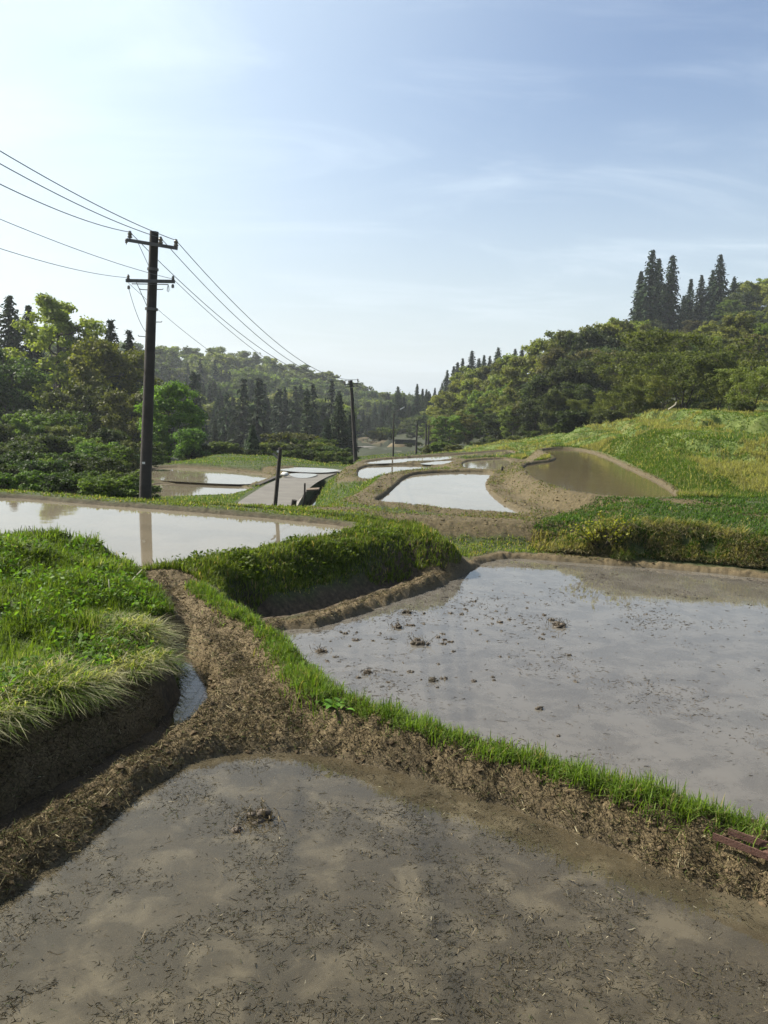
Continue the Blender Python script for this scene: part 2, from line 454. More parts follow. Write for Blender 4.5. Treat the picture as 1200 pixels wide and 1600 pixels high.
PATH_O = outline([(228,897),(300,903),(340,940),(400,978),(440,1005),(470,1058),(520,1098),(620,1135),(640,1200),(560,1185),(480,1170),(360,1170),(290,1180),(260,1165),(300,1130),(335,1100),(330,1075),(305,1030),(275,985),(262,950),(240,920)], -2.72)
DITCH = pline([(269,1010),(279,1032),(293,1055),(303,1080),(299,1108),(255,1150),(195,1190),(110,1238),(20,1288),(-60,1335),(-200,1420)], -2.98)
CREST = pline([(300,915),(345,942),(400,978),(440,1008),(468,1055),(505,1085),(560,1106),(640,1130),(700,1150),(850,1195),(1000,1240),(1100,1270),(1200,1300),(1400,1365)], -2.62)
GULLY = pline([(395,968),(470,961),(560,931),(640,906),(700,881)], -3.4)
RIDGE = pline([(415,995),(440,985),(480,972),(560,947),(640,922),(700,893),(745,876),(800,868)], -3.22)
ROAD = pline([(396,830,-3.9),(410,795,-4.2),(430,776,-4.35),(455,757,-4.5),(480,745.5,-4.6),(500,738.5,-4.65),(516,734.5,-4.72)])
ROAD_W = 1.12
RDITCH = pline([(470,812,-4.4),(484,786,-4.6),(496,766,-4.7),(505,756,-4.75)])
FROAD = chaikin(np.array([at_d(540,696.5,175), at_d(560,697.5,168), at_d(580,699,158), at_d(600,703,140), at_d(622,709,112)]), 3, False)
SCHAN = pline([(1045,783),(1100,788),(1150,793),(1200,800),(1300,810)], -2.42)
PADDY['Q'] = dict(o=outline([(566,690),(570,684.5),(596,683),(597,688),(590,692),(578,693)], -9.6), z=-9.6, fb=.15, tw=1.0, sw=4.0, inner=.3, mudw=1.5); ORDER.append('Q')

STRAW_BLOBS = None
def land(x, y, detail=True):
    """ground height and cover: mud 0..1, litter 0..1 (turned straw), sun-dried 0..1"""
    z = base(x, y)
    dist = np.sqrt(x * x + y * y)
    mud = np.zeros(x.shape); lit = np.zeros(x.shape); dirt = np.zeros(x.shape)
    w1 = fbm(x * 0.9, y * 0.9, 3, 3)
    w2 = fbm(x * 3.1, y * 3.1, 5, 3)
    # right bank pad and its reedy face
    d = sdf(RB_O, x, y, 3); t = 1 - sstep(-.3, 1.4, d + w1 * .45 + w2 * .15)
    z = z + (np.clip(-2.72 + .085 * (y - 18.3), -2.85, -2.40) - z) * t
    d, v = line_d(DROLL, x, y, 3); t = 1 - sstep(.20, 1.35, d + w1 * .08); z = z + (np.maximum(z, -2.82) - z) * t
    k = 1 - sstep(.85, 1.15, d + w2 * .2); mud = np.maximum(mud, k); dirt = np.maximum(dirt, k)
    k = 1 - sstep(-.05, .25, sdf(BR_O, x, y, 3) + w2 * .15); mud = np.maximum(mud, k); dirt = np.maximum(dirt, k)
    # path
    d = sdf(PATH_O, x, y, 2); t = 1 - sstep(-.05, .65, d + w2 * .06)
    z = z + (-2.74 + .05 * w1 - z) * t
    k = 1 - sstep(.05, .35, d + w2 * .12); mud = np.maximum(mud, k); lit = np.maximum(lit, k)
    # gully, ridge
    d, v = line_d(GULLY, x, y, 2); t = 1 - sstep(.1, .55, d); z = z + (np.minimum(z, -3.55) - z) * t
    mud = np.maximum(mud, (1 - sstep(.3, .6, d + w2 * .1)))
    SD = {}
    for kname in ORDER:
        p = PADDY[kname]
        d = sdf(p['o'], x, y, p['tw'] + p['sw'] + 1.5)
        wob = (w2 * .07 + w1 * .05) * (1.0 if kname in 'ABC' else 0.45)
        SD[kname] = d
        top = p['z'] + p['fb']
        t = 1 - sstep(p['tw'], p['tw'] + p['sw'], d + wob)
        z = z + (top - z) * t
        k = 1 - sstep(p['mudw'] - .12, p['mudw'] + .15, d + wob * 1.5)
        mud = np.maximum(mud, k)
        if kname in 'AB': lit = np.maximum(lit, k)
        if kname in 'DEFHGKL1L2L3L4Q': dirt = np.maximum(dirt, k)
    d = sdf(CB_O, x, y, 2); t = 1 - sstep(0, 1.15, d + w1 * .3 + w2 * .12); z = z + (np.maximum(z, -2.68 + .06 * w1) - z) * t
    d, v = line_d(RIDGE, x, y, 1.5); t = 1 - sstep(.12, .38, d + w2 * .12); z = z + (np.maximum(z, -3.24 + .09 * w2) - z) * t
    k = (1 - sstep(.35, .6, d + w2 * .1)); mud = np.maximum(mud, k); lit = np.maximum(lit, k * .8)
    # the mound beside the path
    d = sdf(MOUND_O, x, y, 2.5)
    mt = mound_top(x, y) + .10 * w1 + .05 * w2
    t = 1 - sstep(.0, .34, d + w1 * .06)
    z = z + (mt - z) * t
    mnd = 1 - sstep(.0, .12, d)
    mud = mud * (1 - mnd)
    face = sstep(.12, .3, d) * (1 - sstep(.6, .9, d))
    mud = np.maximum(mud, face * (y < 13)); 
    # ditch at its foot
    d, v = line_d(DITCH, x, y, 1.5); t = 1 - sstep(.09, .30, d + w2 * .05)
    z = z + (np.minimum(z, -3.08) - z) * t
    mud = np.maximum(mud, 1 - sstep(.35, .6, d))
    # crest strip
    d, v = line_d(CREST, x, y, 1.2); t = 1 - sstep(.10, .35, d); z = z + (np.maximum(z, -2.64) - z) * t
    crest = 1 - sstep(.04, .14, d + w2 * .16)
    # road and its ditch, side channel, far road
    d, v = line_d(ROAD, x, y, 4); t = 1 - sstep(ROAD_W + .15, ROAD_W + 1.3, d); z = z + (v - z) * t
    road = 1 - sstep(ROAD_W, ROAD_W + .3, d)
    d, v = line_d(RDITCH, x, y, 2.5); t = 1 - sstep(.20, .45, d); z = z + (v - .35 - z) * t
    d, v = line_d(FROAD, x, y, 8); t = 1 - sstep(2.4, 6, d); z = z + (v - z) * t
    d, v = line_d(SCHAN, x, y, 1.5); t = 1 - sstep(.15, .55, d); z = z + (v - .06 - z) * t
    k = 1 - sstep(.35, .7, d + w2 * .2); mud = np.maximum(mud, k); dirt = np.maximum(dirt, k)
    # mud face above the strip beyond the big paddy
    # carve the paddies
    ins = np.zeros(x.shape)
    for kname in ORDER:
        p = PADDY[kname]
        wob = (w2 * .05 + w1 * .03) * (1.0 if kname in 'ABC' else 1.0 if kname == 'E' else 0.3)
        d = SD[kname] + wob
        t = 1 - sstep(-.18, p['inner'] - .04, d)
        z = z + (p['z'] - .10 - z) * t
        ins = np.maximum(ins, t)
        mud = np.maximum(mud, t)
    # relief
    n3 = fbm(x * 6.5, y * 6.5, 21, 4, .55)
    amp = np.where(lit > .3, .060, .028) * mud * (1 - .75 * ins) + .02 * (1 - mud)
    amp = np.where(dirt > .5, .030, amp)
    z = z + n3 * amp
    # hillside unevenness
    far = sstep(28, 60, dist)
    z = z + far * fbm(x * .09, y * .09, 31, 4) * (.25 + .006 * dist) * (1 - mud) * (1 - road)
    hs = sstep(26, 40, dist) * (x > 8) * (1 - mud)
    z = z + hs * (fbm(x * .22, y * .22, 41, 4) * .75 + np.abs(fbm(x * .5, y * .5, 43, 3)) * .35 - .1) * sstep(25, 33, dist) * (.12 + .88 * sstep(.2, 1.9, SD['E']))
    # cut ledges on the right hillside
    tz = (z + w1 * .22 + 3.0) / .95; fr = tz - np.floor(tz)
    zs = (np.floor(tz) + sstep(.42, .92, fr)) * .95 - 3.0 - w1 * .22
    lw = .8 * sstep(.6, 2.2, SD['E']) * sstep(25, 29, dist) * (1 - sstep(70, 95, dist)) * (x > 8) * sstep(-2.2, -1.7, z) * (1 - mud)
    z = z + (zs - z) * lw
    return dict(z=z, mud=mud, lit=lit, dirt=dirt, ins=ins, road=road, crest=crest, mound=mnd, dist=dist, SD=SD, w1=w1, w2=w2)

# ------------------------------------------------------------------ ground sheet
azd = np.linspace(R(-31), R(31), 820)
azl = np.linspace(R(31), R(329), 140)[1:-1]
AZ = np.concatenate([azd, azl])
RR = np.concatenate([np.geomspace(.4, 3.0, 24, endpoint=False), np.geomspace(3.0, 12, 330, endpoint=False), np.geomspace(12, 95, 620, endpoint=False), np.geomspace(95, 1500, 170)])
ga, gr = np.meshgrid(AZ, RR)
gx, gy = gr * np.sin(ga), gr * np.cos(ga)
G = land(gx.ravel(), gy.ravel())
nr, na = gx.shape
V = np.stack([gx.ravel(), gy.ravel(), G['z']], 1)
V = np.concatenate([V, [[0, 0, -1.65]]])
i = np.arange(nr - 1)[:, None] * na; j = np.arange(na)[None]; k = (j + 1) % na
Q = np.stack([i + j, i + na + j, i + na + k, i + k], -1).reshape(-1, 4)
c = len(V) - 1
T = np.stack([np.full(na, c), np.arange(na), (np.arange(na) + 1) % na], 1)[:, ::-1]
ap = lambda a: ('FLOAT', np.append(a, 0))
hillw = sstep(24, 34, G['dist']) * (gx.ravel() > 7)
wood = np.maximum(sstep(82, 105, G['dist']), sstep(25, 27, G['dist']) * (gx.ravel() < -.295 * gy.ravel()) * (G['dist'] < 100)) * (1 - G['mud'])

m_ground, n, l, b, o = new_mat("ground")
tcn = n.new("ShaderNodeTexCoord"); P3 = tcn.outputs["Object"]
def att(nm):
    a = n.new("ShaderNodeAttribute"); a.attribute_name = nm
    return a.outputs["Fac"]
nA = noise_node(n, l, 2.2, 6, .6, P3); nB = noise_node(n, l, 14, 5, .65, P3); nC = noise_node(n, l, 55, 4, .7, P3); nD = noise_node(n, l, .35, 4, .6, P3)
mudc = ramp(n, l, nB.outputs["Fac"], [(.25, (.020, .015, .010)), (.5, (.055, .041, .025)), (.75, (.115, .086, .052))])
litc = ramp(n, l, nC.outputs["Fac"], [(.3, (.040, .028, .015)), (.52, (.105, .078, .040)), (.75, (.22, .175, .095))])
dirc = ramp(n, l, nB.outputs["Fac"], [(.25, (.034, .027, .013)), (.5, (.076, .059, .029)), (.8, (.135, .105, .056))])
grac = ramp(n, l, nB.outputs["Fac"], [(.3, (.022, .026, .010)), (.55, (.042, .056, .016)), (.8, (.075, .090, .026))])
hilc = ramp(n, l, nD.outputs["Fac"], [(.35, (.055, .082, .016)), (.55, (.085, .112, .026)), (.78, (.13, .128, .045))])
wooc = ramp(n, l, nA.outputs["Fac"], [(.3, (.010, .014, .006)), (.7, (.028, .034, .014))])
cc = mixcol(n, l, att("hill"), grac.outputs[0], hilc.outputs[0])
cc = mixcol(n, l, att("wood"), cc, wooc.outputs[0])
mm = mixcol(n, l, att("lit"), mudc.outputs[0], litc.outputs[0])
mm = mixcol(n, l, att("dirt"), mm, dirc.outputs[0])
cc = mixcol(n, l, att("mud"), cc, mm)
bedc = ramp(n, l, nB.outputs["Fac"], [(.3, (.038, .032, .022)), (.7, (.080, .067, .045))])
cc = mixcol(n, l, att("ins"), cc, bedc.outputs[0])
l.new(cc, b.inputs["Base Color"])
b.inputs["Roughness"].default_value = 0.9
b.inputs["Specular IOR Level"].default_value = 0.25
bmp = n.new("ShaderNodeBump"); bmp.inputs["Strength"].default_value = .6; bmp.inputs["Distance"].default_value = .025
l.new(nC.outputs["Fac"], bmp.inputs["Height"])
l.new(bmp.outputs[0], b.inputs["Normal"])
V_GROUND_MIN = G["z"].min()
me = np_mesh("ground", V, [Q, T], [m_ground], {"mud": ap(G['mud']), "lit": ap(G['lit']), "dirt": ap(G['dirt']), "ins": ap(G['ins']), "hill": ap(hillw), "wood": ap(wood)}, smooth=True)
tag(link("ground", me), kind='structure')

# ------------------------------------------------------------------ water
def water_mat(name, turb_lo, turb_hi, nscale, col, col2, ripple=.03, rscale=3.0, stops=(.40, .60), det=4, rgh=.55, dis=.4):
    m, n, l, b, o = new_mat(name); n.remove(b)
    t = n.new("ShaderNodeTexCoord"); P = t.outputs["Object"]
    a = noise_node(n, l, nscale, det, rgh, P, dis)
    mr = n.new("ShaderNodeMapRange"); mr.interpolation_type = 'SMOOTHSTEP'
    mr.inputs[1].default_value, mr.inputs[2].default_value = stops
    mr.inputs[3].default_value, mr.inputs[4].default_value = turb_lo, turb_hi
    l.new(a.outputs["Fac"], mr.inputs[0])
    df = n.new("ShaderNodeBsdfDiffuse")
    a2 = noise_node(n, l, nscale * .45, 3, .5, P)
    l.new(mixcol(n, l, a2.outputs["Fac"], col, col2), df.inputs["Color"])
    tr = n.new("ShaderNodeBsdfTransparent"); tr.inputs[0].default_value = (.86, .80, .68, 1)
    x1 = n.new("ShaderNodeMixShader"); l.new(mr.outputs[0], x1.inputs[0]); l.new(tr.outputs[0], x1.inputs[1]); l.new(df.outputs[0], x1.inputs[2])
    rn = noise_node(n, l, rscale, 3, .5, P)
    bp = n.new("ShaderNodeBump"); bp.inputs["Strength"].default_value = ripple; bp.inputs["Distance"].default_value = .05
    l.new(rn.outputs["Fac"], bp.inputs["Height"])
    gl = n.new("ShaderNodeBsdfGlossy"); gl.inputs["Roughness"].default_value = .03; gl.inputs["Color"].default_value = (1, 1, 1, 1)
    fr = n.new("ShaderNodeFresnel"); fr.inputs["IOR"].default_value = 1.33
    l.new(bp.outputs[0], gl.inputs["Normal"]); l.new(bp.outputs[0], fr.inputs["Normal"])
    x2 = n.new("ShaderNodeMixShader"); l.new(fr.outputs[0], x2.inputs[0]); l.new(x1.outputs[0], x2.inputs[1]); l.new(gl.outputs[0], x2.inputs[2])
    l.new(x2.outputs[0], o.inputs["Surface"])
    return m
m_wA = water_mat("puddled_water", .44, .90, 3.3, (.076, .064, .042), (.112, .094, .060), ripple=.05, rscale=5, stops=(.44, .72), det=7, rgh=.6, dis=.5)
m_wB = water_mat("silty_water", .70, .94, 2.2, (.103, .095, .081), (.130, .118, .100), ripple=.05, rscale=2.2, det=8, rgh=.66, dis=.25)
m_wC = water_mat("still_water", .80, .95, .6, (.150, .128, .092), (.175, .150, .108), ripple=.03, rscale=1.6)
m_wE = water_mat("brown_water", .80, .95, .6, (.085, .066, .036), (.115, .088, .050), ripple=.10, rscale=5)
m_wd = water_mat("ditch_water", .55, .8, 2, (.07, .055, .04), (.09, .07, .05), ripple=.008, rscale=3)
WM = {'A': m_wA, 'B': m_wB, 'C': m_wC, 'E': m_wE}
def sheet(name, P2, z, mat):
    P2 = np.asarray(P2)
    bmv = [(p[0], p[1], z) for p in P2]
    area = .5 * np.sum(P2[:, 0] * np.roll(P2[:, 1], -1) - np.roll(P2[:, 0], -1) * P2[:, 1])
    if area < 0: bmv = bmv[::-1]
    me = D.meshes.new(name); me.from_pydata(bmv, [], [list(range(len(bmv)))]); me.materials.append(mat)
    return link(name, me)
def grow(P, d):
    area = .5 * np.sum(P[:, 0] * np.roll(P[:, 1], -1) - np.roll(P[:, 0], -1) * P[:, 1])
    t = np.roll(P, -1, 0) - np.roll(P, 1, 0); t /= np.linalg.norm(t, axis=1)[:, None] + 1e-9
    nn = np.stack([t[:, 1], -t[:, 0]], 1) * (1 if area > 0 else -1)
    return P + nn * d
for kname in ORDER:
    p = PADDY[kname]
    tag(sheet("paddy_water", grow(p['o'], .13), p['z'], WM.get(kname, m_wC)), kind='structure')
def ribbon(P, hw):
    t = np.gradient(P[:, :2], axis=0); t /= np.linalg.norm(t, axis=1)[:, None]
    nn = np.stack([-t[:, 1], t[:, 0]], 1)
    return P[:, :2] + nn * hw, P[:, :2] - nn * hw
a_, b_ = ribbon(DITCH, .20)
tag(sheet("ditch_water", np.concatenate([a_, b_[::-1]]), -2.985, m_wd), kind='structure')
a_, b_ = ribbon(GULLY[len(GULLY) * 3 // 4:], .3)
tag(sheet("ditch_water", np.concatenate([a_, b_[::-1]]), -3.46, m_wd), kind='structure')
def strip(name, P, hw, dz, mat):
    a_, b_ = ribbon(P, hw)
    n_ = len(P)
    V = np.concatenate([np.c_[a_, P[:, 2] + dz], np.c_[b_, P[:, 2] + dz]])
    i = np.arange(n_ - 1)
    q = np.stack([i, i + n_, i + n_ + 1, i + 1], 1)
    return link(name, np_mesh(name, V, [q], [mat], smooth=True))
m_road = simple_mat("worn_concrete_road", (.105, .097, .084), .9, .25, 1.2, bump=.15)
tag(strip("road", chaikin(ROAD, 1, False), ROAD_W, .05, m_road), kind='structure')
tag(strip("road", FROAD, 2.0, .08, m_road), kind='structure')
tag(strip("ditch_water", RDITCH, .28, -.22, m_wd), kind='structure')
# ------------------------------------------------------------------ grass, turned straw, debris
def scatter(n, az0, az1, r0, r1, pw=1.0):
    """points of even density on screen"""
    a = rng.uniform(R(az0), R(az1), n); r = np.exp(rng.uniform(np.log(r0), np.log(r1), n))
    return r * np.sin(a), r * np.cos(a)
def blades(P, Ln, Wd, az, lean, col, tipcol=None, up=None):
    n = len(P)
    t = np.array([0, .38, .72, 1.0])
    ld = np.stack([np.cos(az), np.sin(az), np.zeros(n)], 1)
    sa = az + np.pi / 2 + rng.normal(0, .5, n)
    sv = np.stack([np.cos(sa), np.sin(sa), np.zeros(n)], 1) * (Wd[:, None] / 2)
    ctr = []
    for k in t:
        hgt = Ln * (k - .55 * np.minimum(lean, 1.6) * k * k)
        ctr.append(P + ld * (Ln * lean * .75 * k * k)[:, None] + np.array([0, 0, 1.0]) * hgt[:, None])
    wf = [1, .9, .6]
    V = []
    for i in range(3):
        V += [ctr[i] - sv * wf[i], ctr[i] + sv * wf[i]]
    V.append(ctr[3])
    V = np.stack(V, 1)                                   # n,7,3
    b = (np.arange(n) * 7)[:, None]
    tri = np.array([(0,1,3),(0,3,2),(2,3,5),(2,5,4),(4,5,6)])
    F = (b[:, :, None] + tri[None]).reshape(-1, 3)
    c = np.concatenate([col, np.ones((n, 1))], 1)
    C = np.repeat(c[:, None], 7, 1)
    if tipcol is not None:
        C[:, 4:, :3] = C[:, 4:, :3] * .4 + tipcol[:, None] * .6
    return V.reshape(-1, 3), F, C.reshape(-1, 4)
def cat(parts):
    V, F, C, k = [], [], [], 0
    for v, f, c in parts:
        V.append(v); F.append(f + k); C.append(c); k += len(v)
    return np.concatenate(V), np.concatenate(F), np.concatenate(C)
def greens(n, a=(.050, .105, .014), b=(.115, .190, .030), dry=0.0, dcol=(.26, .21, .10)):
    u = rng.random((n, 1))
    c = np.array(a) * (1 - u) + np.array(b) * u
    c *= rng.uniform(.75, 1.2, (n, 1))
    d = rng.random(n) < dry
    c[d] = np.array(dcol) * rng.uniform(.6, 1.25, (d.sum(), 1))
    return c
m_grass = leaf_mat("grass_blades", .42, .5, tboost=(1.3, 1.4, .5))
m_dry = leaf_mat("dry_straw", .2, .8, tboost=(1, 1, .9))
def stuff(name, parts, mat, label, cat_):
    V, F, C = cat(parts)
    me = np_mesh(name, V, [F], [mat], {"Col": ('FLOAT_COLOR', C)})
    return tag(link(name, me), label, cat_, kind='stuff')

# --- the mound
x, y = scatter(330000, -33, -9, 4.5, 14.5)
g = land(x, y)
d = sdf(MOUND_O, x, y, 2)
keep = (d < .08) & (rng.random(len(x)) < np.where(d > 0, .6, .85)) & (fbm(x * 3, y * 3, 15, 2) > -.42)
x, y, d, zz, ds = x[keep], y[keep], d[keep], g['z'][keep], g['dist'][keep]
n = len(x)
lipw = (1 - sstep(0.0, 1.15, -d)) * (y < 9.2) 
cl = fbm(x * 1.6, y * 1.6, 77, 3)
pale = rng.random(n) < np.clip(lipw * .85 + .12 * (cl > .25), 0, 1) * (.45 + .55 * sstep(-.2, .2, fbm(x * 2.6, y * 2.6, 79, 2)))
Ln = (.10 + .13 * rng.random(n) + .12 * np.clip(cl, -.6, 1)) * (1 + lipw * .75)
broad = (rng.random(n) < sstep(-.1, .3, fbm(x * .8 + 4, y * .8, 83, 3)) * .6 * (1 - lipw))
Ln = np.where(broad, Ln * .6, Ln)
Wd = np.maximum(.008, ds * .0010) * rng.uniform(.7, 1.4, n) * (1 + .25 * lipw) * np.where(broad, 2.6, 1)
out_az = np.arctan2(y * 0 - 1.0, .55 + 0 * x)
az = np.where(rng.random(n) < lipw * .9, out_az + rng.normal(0, .6, n), rng.uniform(0, 2 * np.pi, n))
lean = np.where(lipw > .3, rng.uniform(.6, 1.7, n), np.where(broad, rng.uniform(.7, 1.4, n), rng.uniform(.1, 1.3, n)))
col = greens(n, (.050, .094, .012), (.130, .185, .030))
col *= (1 + .45 * cl)[:, None]
col[pale] = np.array((.29, .285, .16)) * rng.uniform(.5, 1.25, (pale.sum(), 1))
stuff("mound_grass", [blades(np.stack([x, y, zz - .01], 1), Ln, Wd, az, lean, col)], m_grass,
      "long lush grass covering the mound at the left edge, pale drooping blades over its front lip", "grass")

# --- strips and banks near by
x, y = scatter(900000, -30, 30, 4.5, 30)
g = land(x, y)
dC = g['SD']['C']
bank = (((dC > .25) & (dC < 1.25) & (y < 17.5) & (x > -3.55) & (sdf(PATH_O, x, y, 1) > .12)) | (sdf(CB_O, x, y, 2) < .75)) & (dC > .2) & (g['z'] > -3.42)
polev = (dC > .22) & (dC < 2.2) & (y > 14) & ~bank & (y > 19 + 0 * x)
green = (g['mud'] < .35) & (g['mound'] < .2) & (g['ins'] < .02) & (g['road'] < .2)
crest = (g['crest'] > .35)
rbank = sdf(RB_O, x, y, 2) < 1.5
p = np.where(crest, .3, np.where(bank, .95, np.where(rbank, .0, .42)))
keep = (green | bank) & (rng.random(len(x)) < p)
x, y, zz, ds = x[keep], y[keep], g['z'][keep], g['dist'][keep]; crest, bank = crest[keep], bank[keep]
w1, w2 = g['w1'][keep], g['w2'][keep]
n = len(x)
cl = fbm(x * 2.3, y * 2.3, 91, 3)
Ln = np.where(crest, .10 + .12 * rng.random(n), np.where(bank, .06 + .11 * rng.random(n), .03 + .07 * rng.random(n))) * (1 + .75 * cl)
Ln = np.where(crest & (x > .5), Ln * 1.15, Ln)
Wd = np.maximum(.007, ds * .00105) * rng.uniform(.7, 1.4, n)
az = rng.uniform(0, 2 * np.pi, n); lean = rng.uniform(.1, 1.0, n)
col = greens(n, (.065, .108, .016), (.150, .205, .036), dry=.06)
col[bank] = greens(bank.sum(), (.050, .082, .014), (.120, .160, .030), dry=.05)
oth = ~(crest | bank)
col[oth] = greens(oth.sum(), (.060, .100, .016), (.150, .195, .040), dry=.16)
ok = Ln > .03
stuff("bank_grass", [blades(np.stack([x, y, zz - .008], 1)[ok], Ln[ok], Wd[ok], az[ok], lean[ok], col[ok])], m_grass,
      "short bright grass on the paddy banks and along the crest between the two nearest paddies", "grass")

seg = np.linalg.norm(np.diff(CREST[:, :2], axis=0), axis=1); cum = np.r_[0, np.cumsum(seg)]
n = 22000
q = rng.random(n) ** .8 * cum[-1]; q = cum[-1] - q
px_ = np.interp(q, cum, CREST[:, 0]); py_ = np.interp(q, cum, CREST[:, 1])
wv = .055 + .05 * (vnoise(q * 1.3, q * 0, 5)) + .05 * sstep(2.5, 5, q)
lat = rng.normal(0, 1, n) * wv; ang = rng.uniform(0, 6.283, n)
x, y = px_ + lat * np.cos(ang), py_ + lat * np.sin(ang)
g = land(x, y); ds = np.hypot(x, y); cl = fbm(x * 3, y * 3, 121, 3)
keep = (rng.random(n) < .70 + 1.0 * cl) & (g['ins'] < .05); x, y, ds, cl, q, zz = x[keep], y[keep], ds[keep], cl[keep], q[keep], g['z'][keep]; n = len(x)
Ln = (.06 + .10 * rng.random(n) + .03 * sstep(3, 5, q)) * (1 + .6 * cl)
stuff("crest_grass", [blades(np.stack([x, y, zz - .008], 1), Ln, np.maximum(.0065, ds * .0010) * rng.uniform(.7, 1.6, n), rng.uniform(0, 6.283, n), rng.uniform(.1, 1.3, n), greens(n, (.085, .140, .018), (.185, .245, .045), dry=.08))], m_grass,
      "bright fringe of grass along the crest beside the path and between the two nearest paddies", "grass")

# --- tall dry reeds and grass on the bank at the right
xa, ya = scatter(120000, 9, 32, 14.5, 30)
xb, yb = scatter(440000, 9, 32, 15.5, 20.5)
kb = np.abs(sdf(RB_O, xb, yb, 2) - .45) < .85
x, y = np.r_[xa, xb[kb]], np.r_[ya, yb[kb]]
d = sdf(RB_O, x, y, 2)
keep = (d < 1.9)
x, y, d = x[keep], y[keep], d[keep]; g = land(x, y)
keep = (g['SD']['B'] > .5) & (g['SD']['E'] > .3); x, y, d, zz, ds = x[keep], y[keep], d[keep], g['z'][keep], g['dist'][keep]
n = len(x)
front = sstep(-.35, .5, d) * (y < 20)
cl = fbm(x * 1.3, y * 1.3, 19, 3)
dryp = np.clip(front * (.70 + .9 * cl), 0.06, .9)
keep = rng.random(n) < np.where(d < .0, .8, .95 * sstep(-.5, -.2, cl))
x, y, d, zz, ds, front, cl, dryp = [a[keep] for a in (x, y, d, zz, ds, front, cl, dryp)]
n = len(x)
isdry = rng.random(n) < dryp
Ln = (.05 + .08 * rng.random(n) + front * (.15 * rng.random(n))) * (1 + .8 * cl)
ok = Ln > .03
col = greens(n, (.040, .080, .012), (.100, .155, .028))
col[isdry] = np.array((.28, .23, .125)) * rng.uniform(.45, 1.2, (isdry.sum(), 1))
az = np.where(rng.random(n) < front * .8, -np.pi / 2 + rng.normal(0, .7, n), rng.uniform(0, 6.28, n))
tc_ = []
lip = RB_O[np.argsort(RB_O[:, 0])]; lip = RB_O[(sdf(RB_O, RB_O[:, 0], RB_O[:, 1] - .25, 3) > 0)]
for _ in range(150):
    k = rng.integers(len(lip) - 1); u = rng.random(); c_ = lip[k] * (1 - u) + lip[k + 1] * u + rng.normal(0, .12, 2) - np.array([0, .05 + .3 * rng.random()])
    m_ = rng.integers(30, 75); tc_.append(np.c_[c_ + rng.normal(0, .07, (m_, 2)), np.full(m_, rng.random())])
tc_ = np.concatenate(tc_); gz_ = land(tc_[:, 0], tc_[:, 1])['z']; nt_ = len(tc_)
tcol = np.where(tc_[:, 2:3] < .6, np.array((.30, .25, .14)) * rng.uniform(.4, 1.15, (nt_, 1)), np.array((.075, .11, .022)) * rng.uniform(.6, 1.4, (nt_, 1)))
tuft = blades(np.c_[tc_[:, :2], gz_ - .01], rng.uniform(.14, .42, nt_), np.full(nt_, .016) * rng.uniform(.6, 1.4, nt_), -np.pi / 2 + rng.normal(0, .9, nt_), rng.uniform(.4, 1.7, nt_), tcol)
stuff("reedy_grass", [tuft, blades(np.stack([x, y, zz - .01], 1), Ln, np.maximum(.012, ds * .0011) * rng.uniform(.7, 1.3, n), az, rng.uniform(.2, 1.5, n), col)], m_grass,
      "green topped bank at the right edge with dry straw coloured reeds hanging down its face", "grass")

# --- grass over the right hillside and further terraces
x, y = scatter(1000000, -26, 31, 21, 105)
xb, yb = scatter(700000, 8, 28, 21, 75)
kb = np.abs(sdf(PADDY['E']['o'], xb, yb, 4) - .95) < 1.0
x, y = np.r_[x, xb[kb]], np.r_[y, yb[kb]]
g = land(x, y)
hs = (x > 5) & (g['mud'] < .3) & (g['ins'] < .3)
cl = fbm(x * .42, y * .42, 55, 4); cl2 = fbm(x * .12 + 5, y * .12, 57, 3)
keep = (g['mud'] < .3) & (g['ins'] < .02) & (g['road'] < .1) & (rng.random(len(x)) < np.where(hs, .75, .45)) & ((y > 24) | (x > 6.5)) & ~((y < 27) & (x < 8)) & ~((x < -.295 * y) & (y < 100)) & (sdf(RB_O, x, y, 2) > .9)
x, y, zz, ds, cl, cl2, hs = x[keep], y[keep], g['z'][keep], g['dist'][keep], cl[keep], cl2[keep], hs[keep]
n = len(x)
isdry = rng.random(n) < np.where(hs, sstep(.10, .34, cl + .12 * cl2) * .85 + .05, .10)
Ln = np.where(hs, .07 + .13 * rng.random(n), .05 + .11 * rng.random(n)) * (1 + .7 * cl) * np.where(isdry, 1.5, 1)
col = greens(n, (.060, .100, .015), (.150, .200, .036)) * (1 + .35 * fbm(x * .16 + 3, y * .16, 59, 3))[:, None]
col[isdry] = np.array((.30, .265, .145)) * rng.uniform(.6, 1.2, (isdry.sum(), 1))
az = np.where(isdry, -np.pi / 2 - .5 + rng.normal(0, .6, n), rng.uniform(0, 6.28, n))
stuff("hillside_grass", [blades(np.stack([x, y, zz - .02], 1), Ln, np.maximum(.012, ds * .00075) * rng.uniform(.6, 1.4, n), az, rng.uniform(.2, 1.3, n), col)], m_grass,
      "green hillside grass with patches of flattened straw on the right and around the far paddies", "grass")

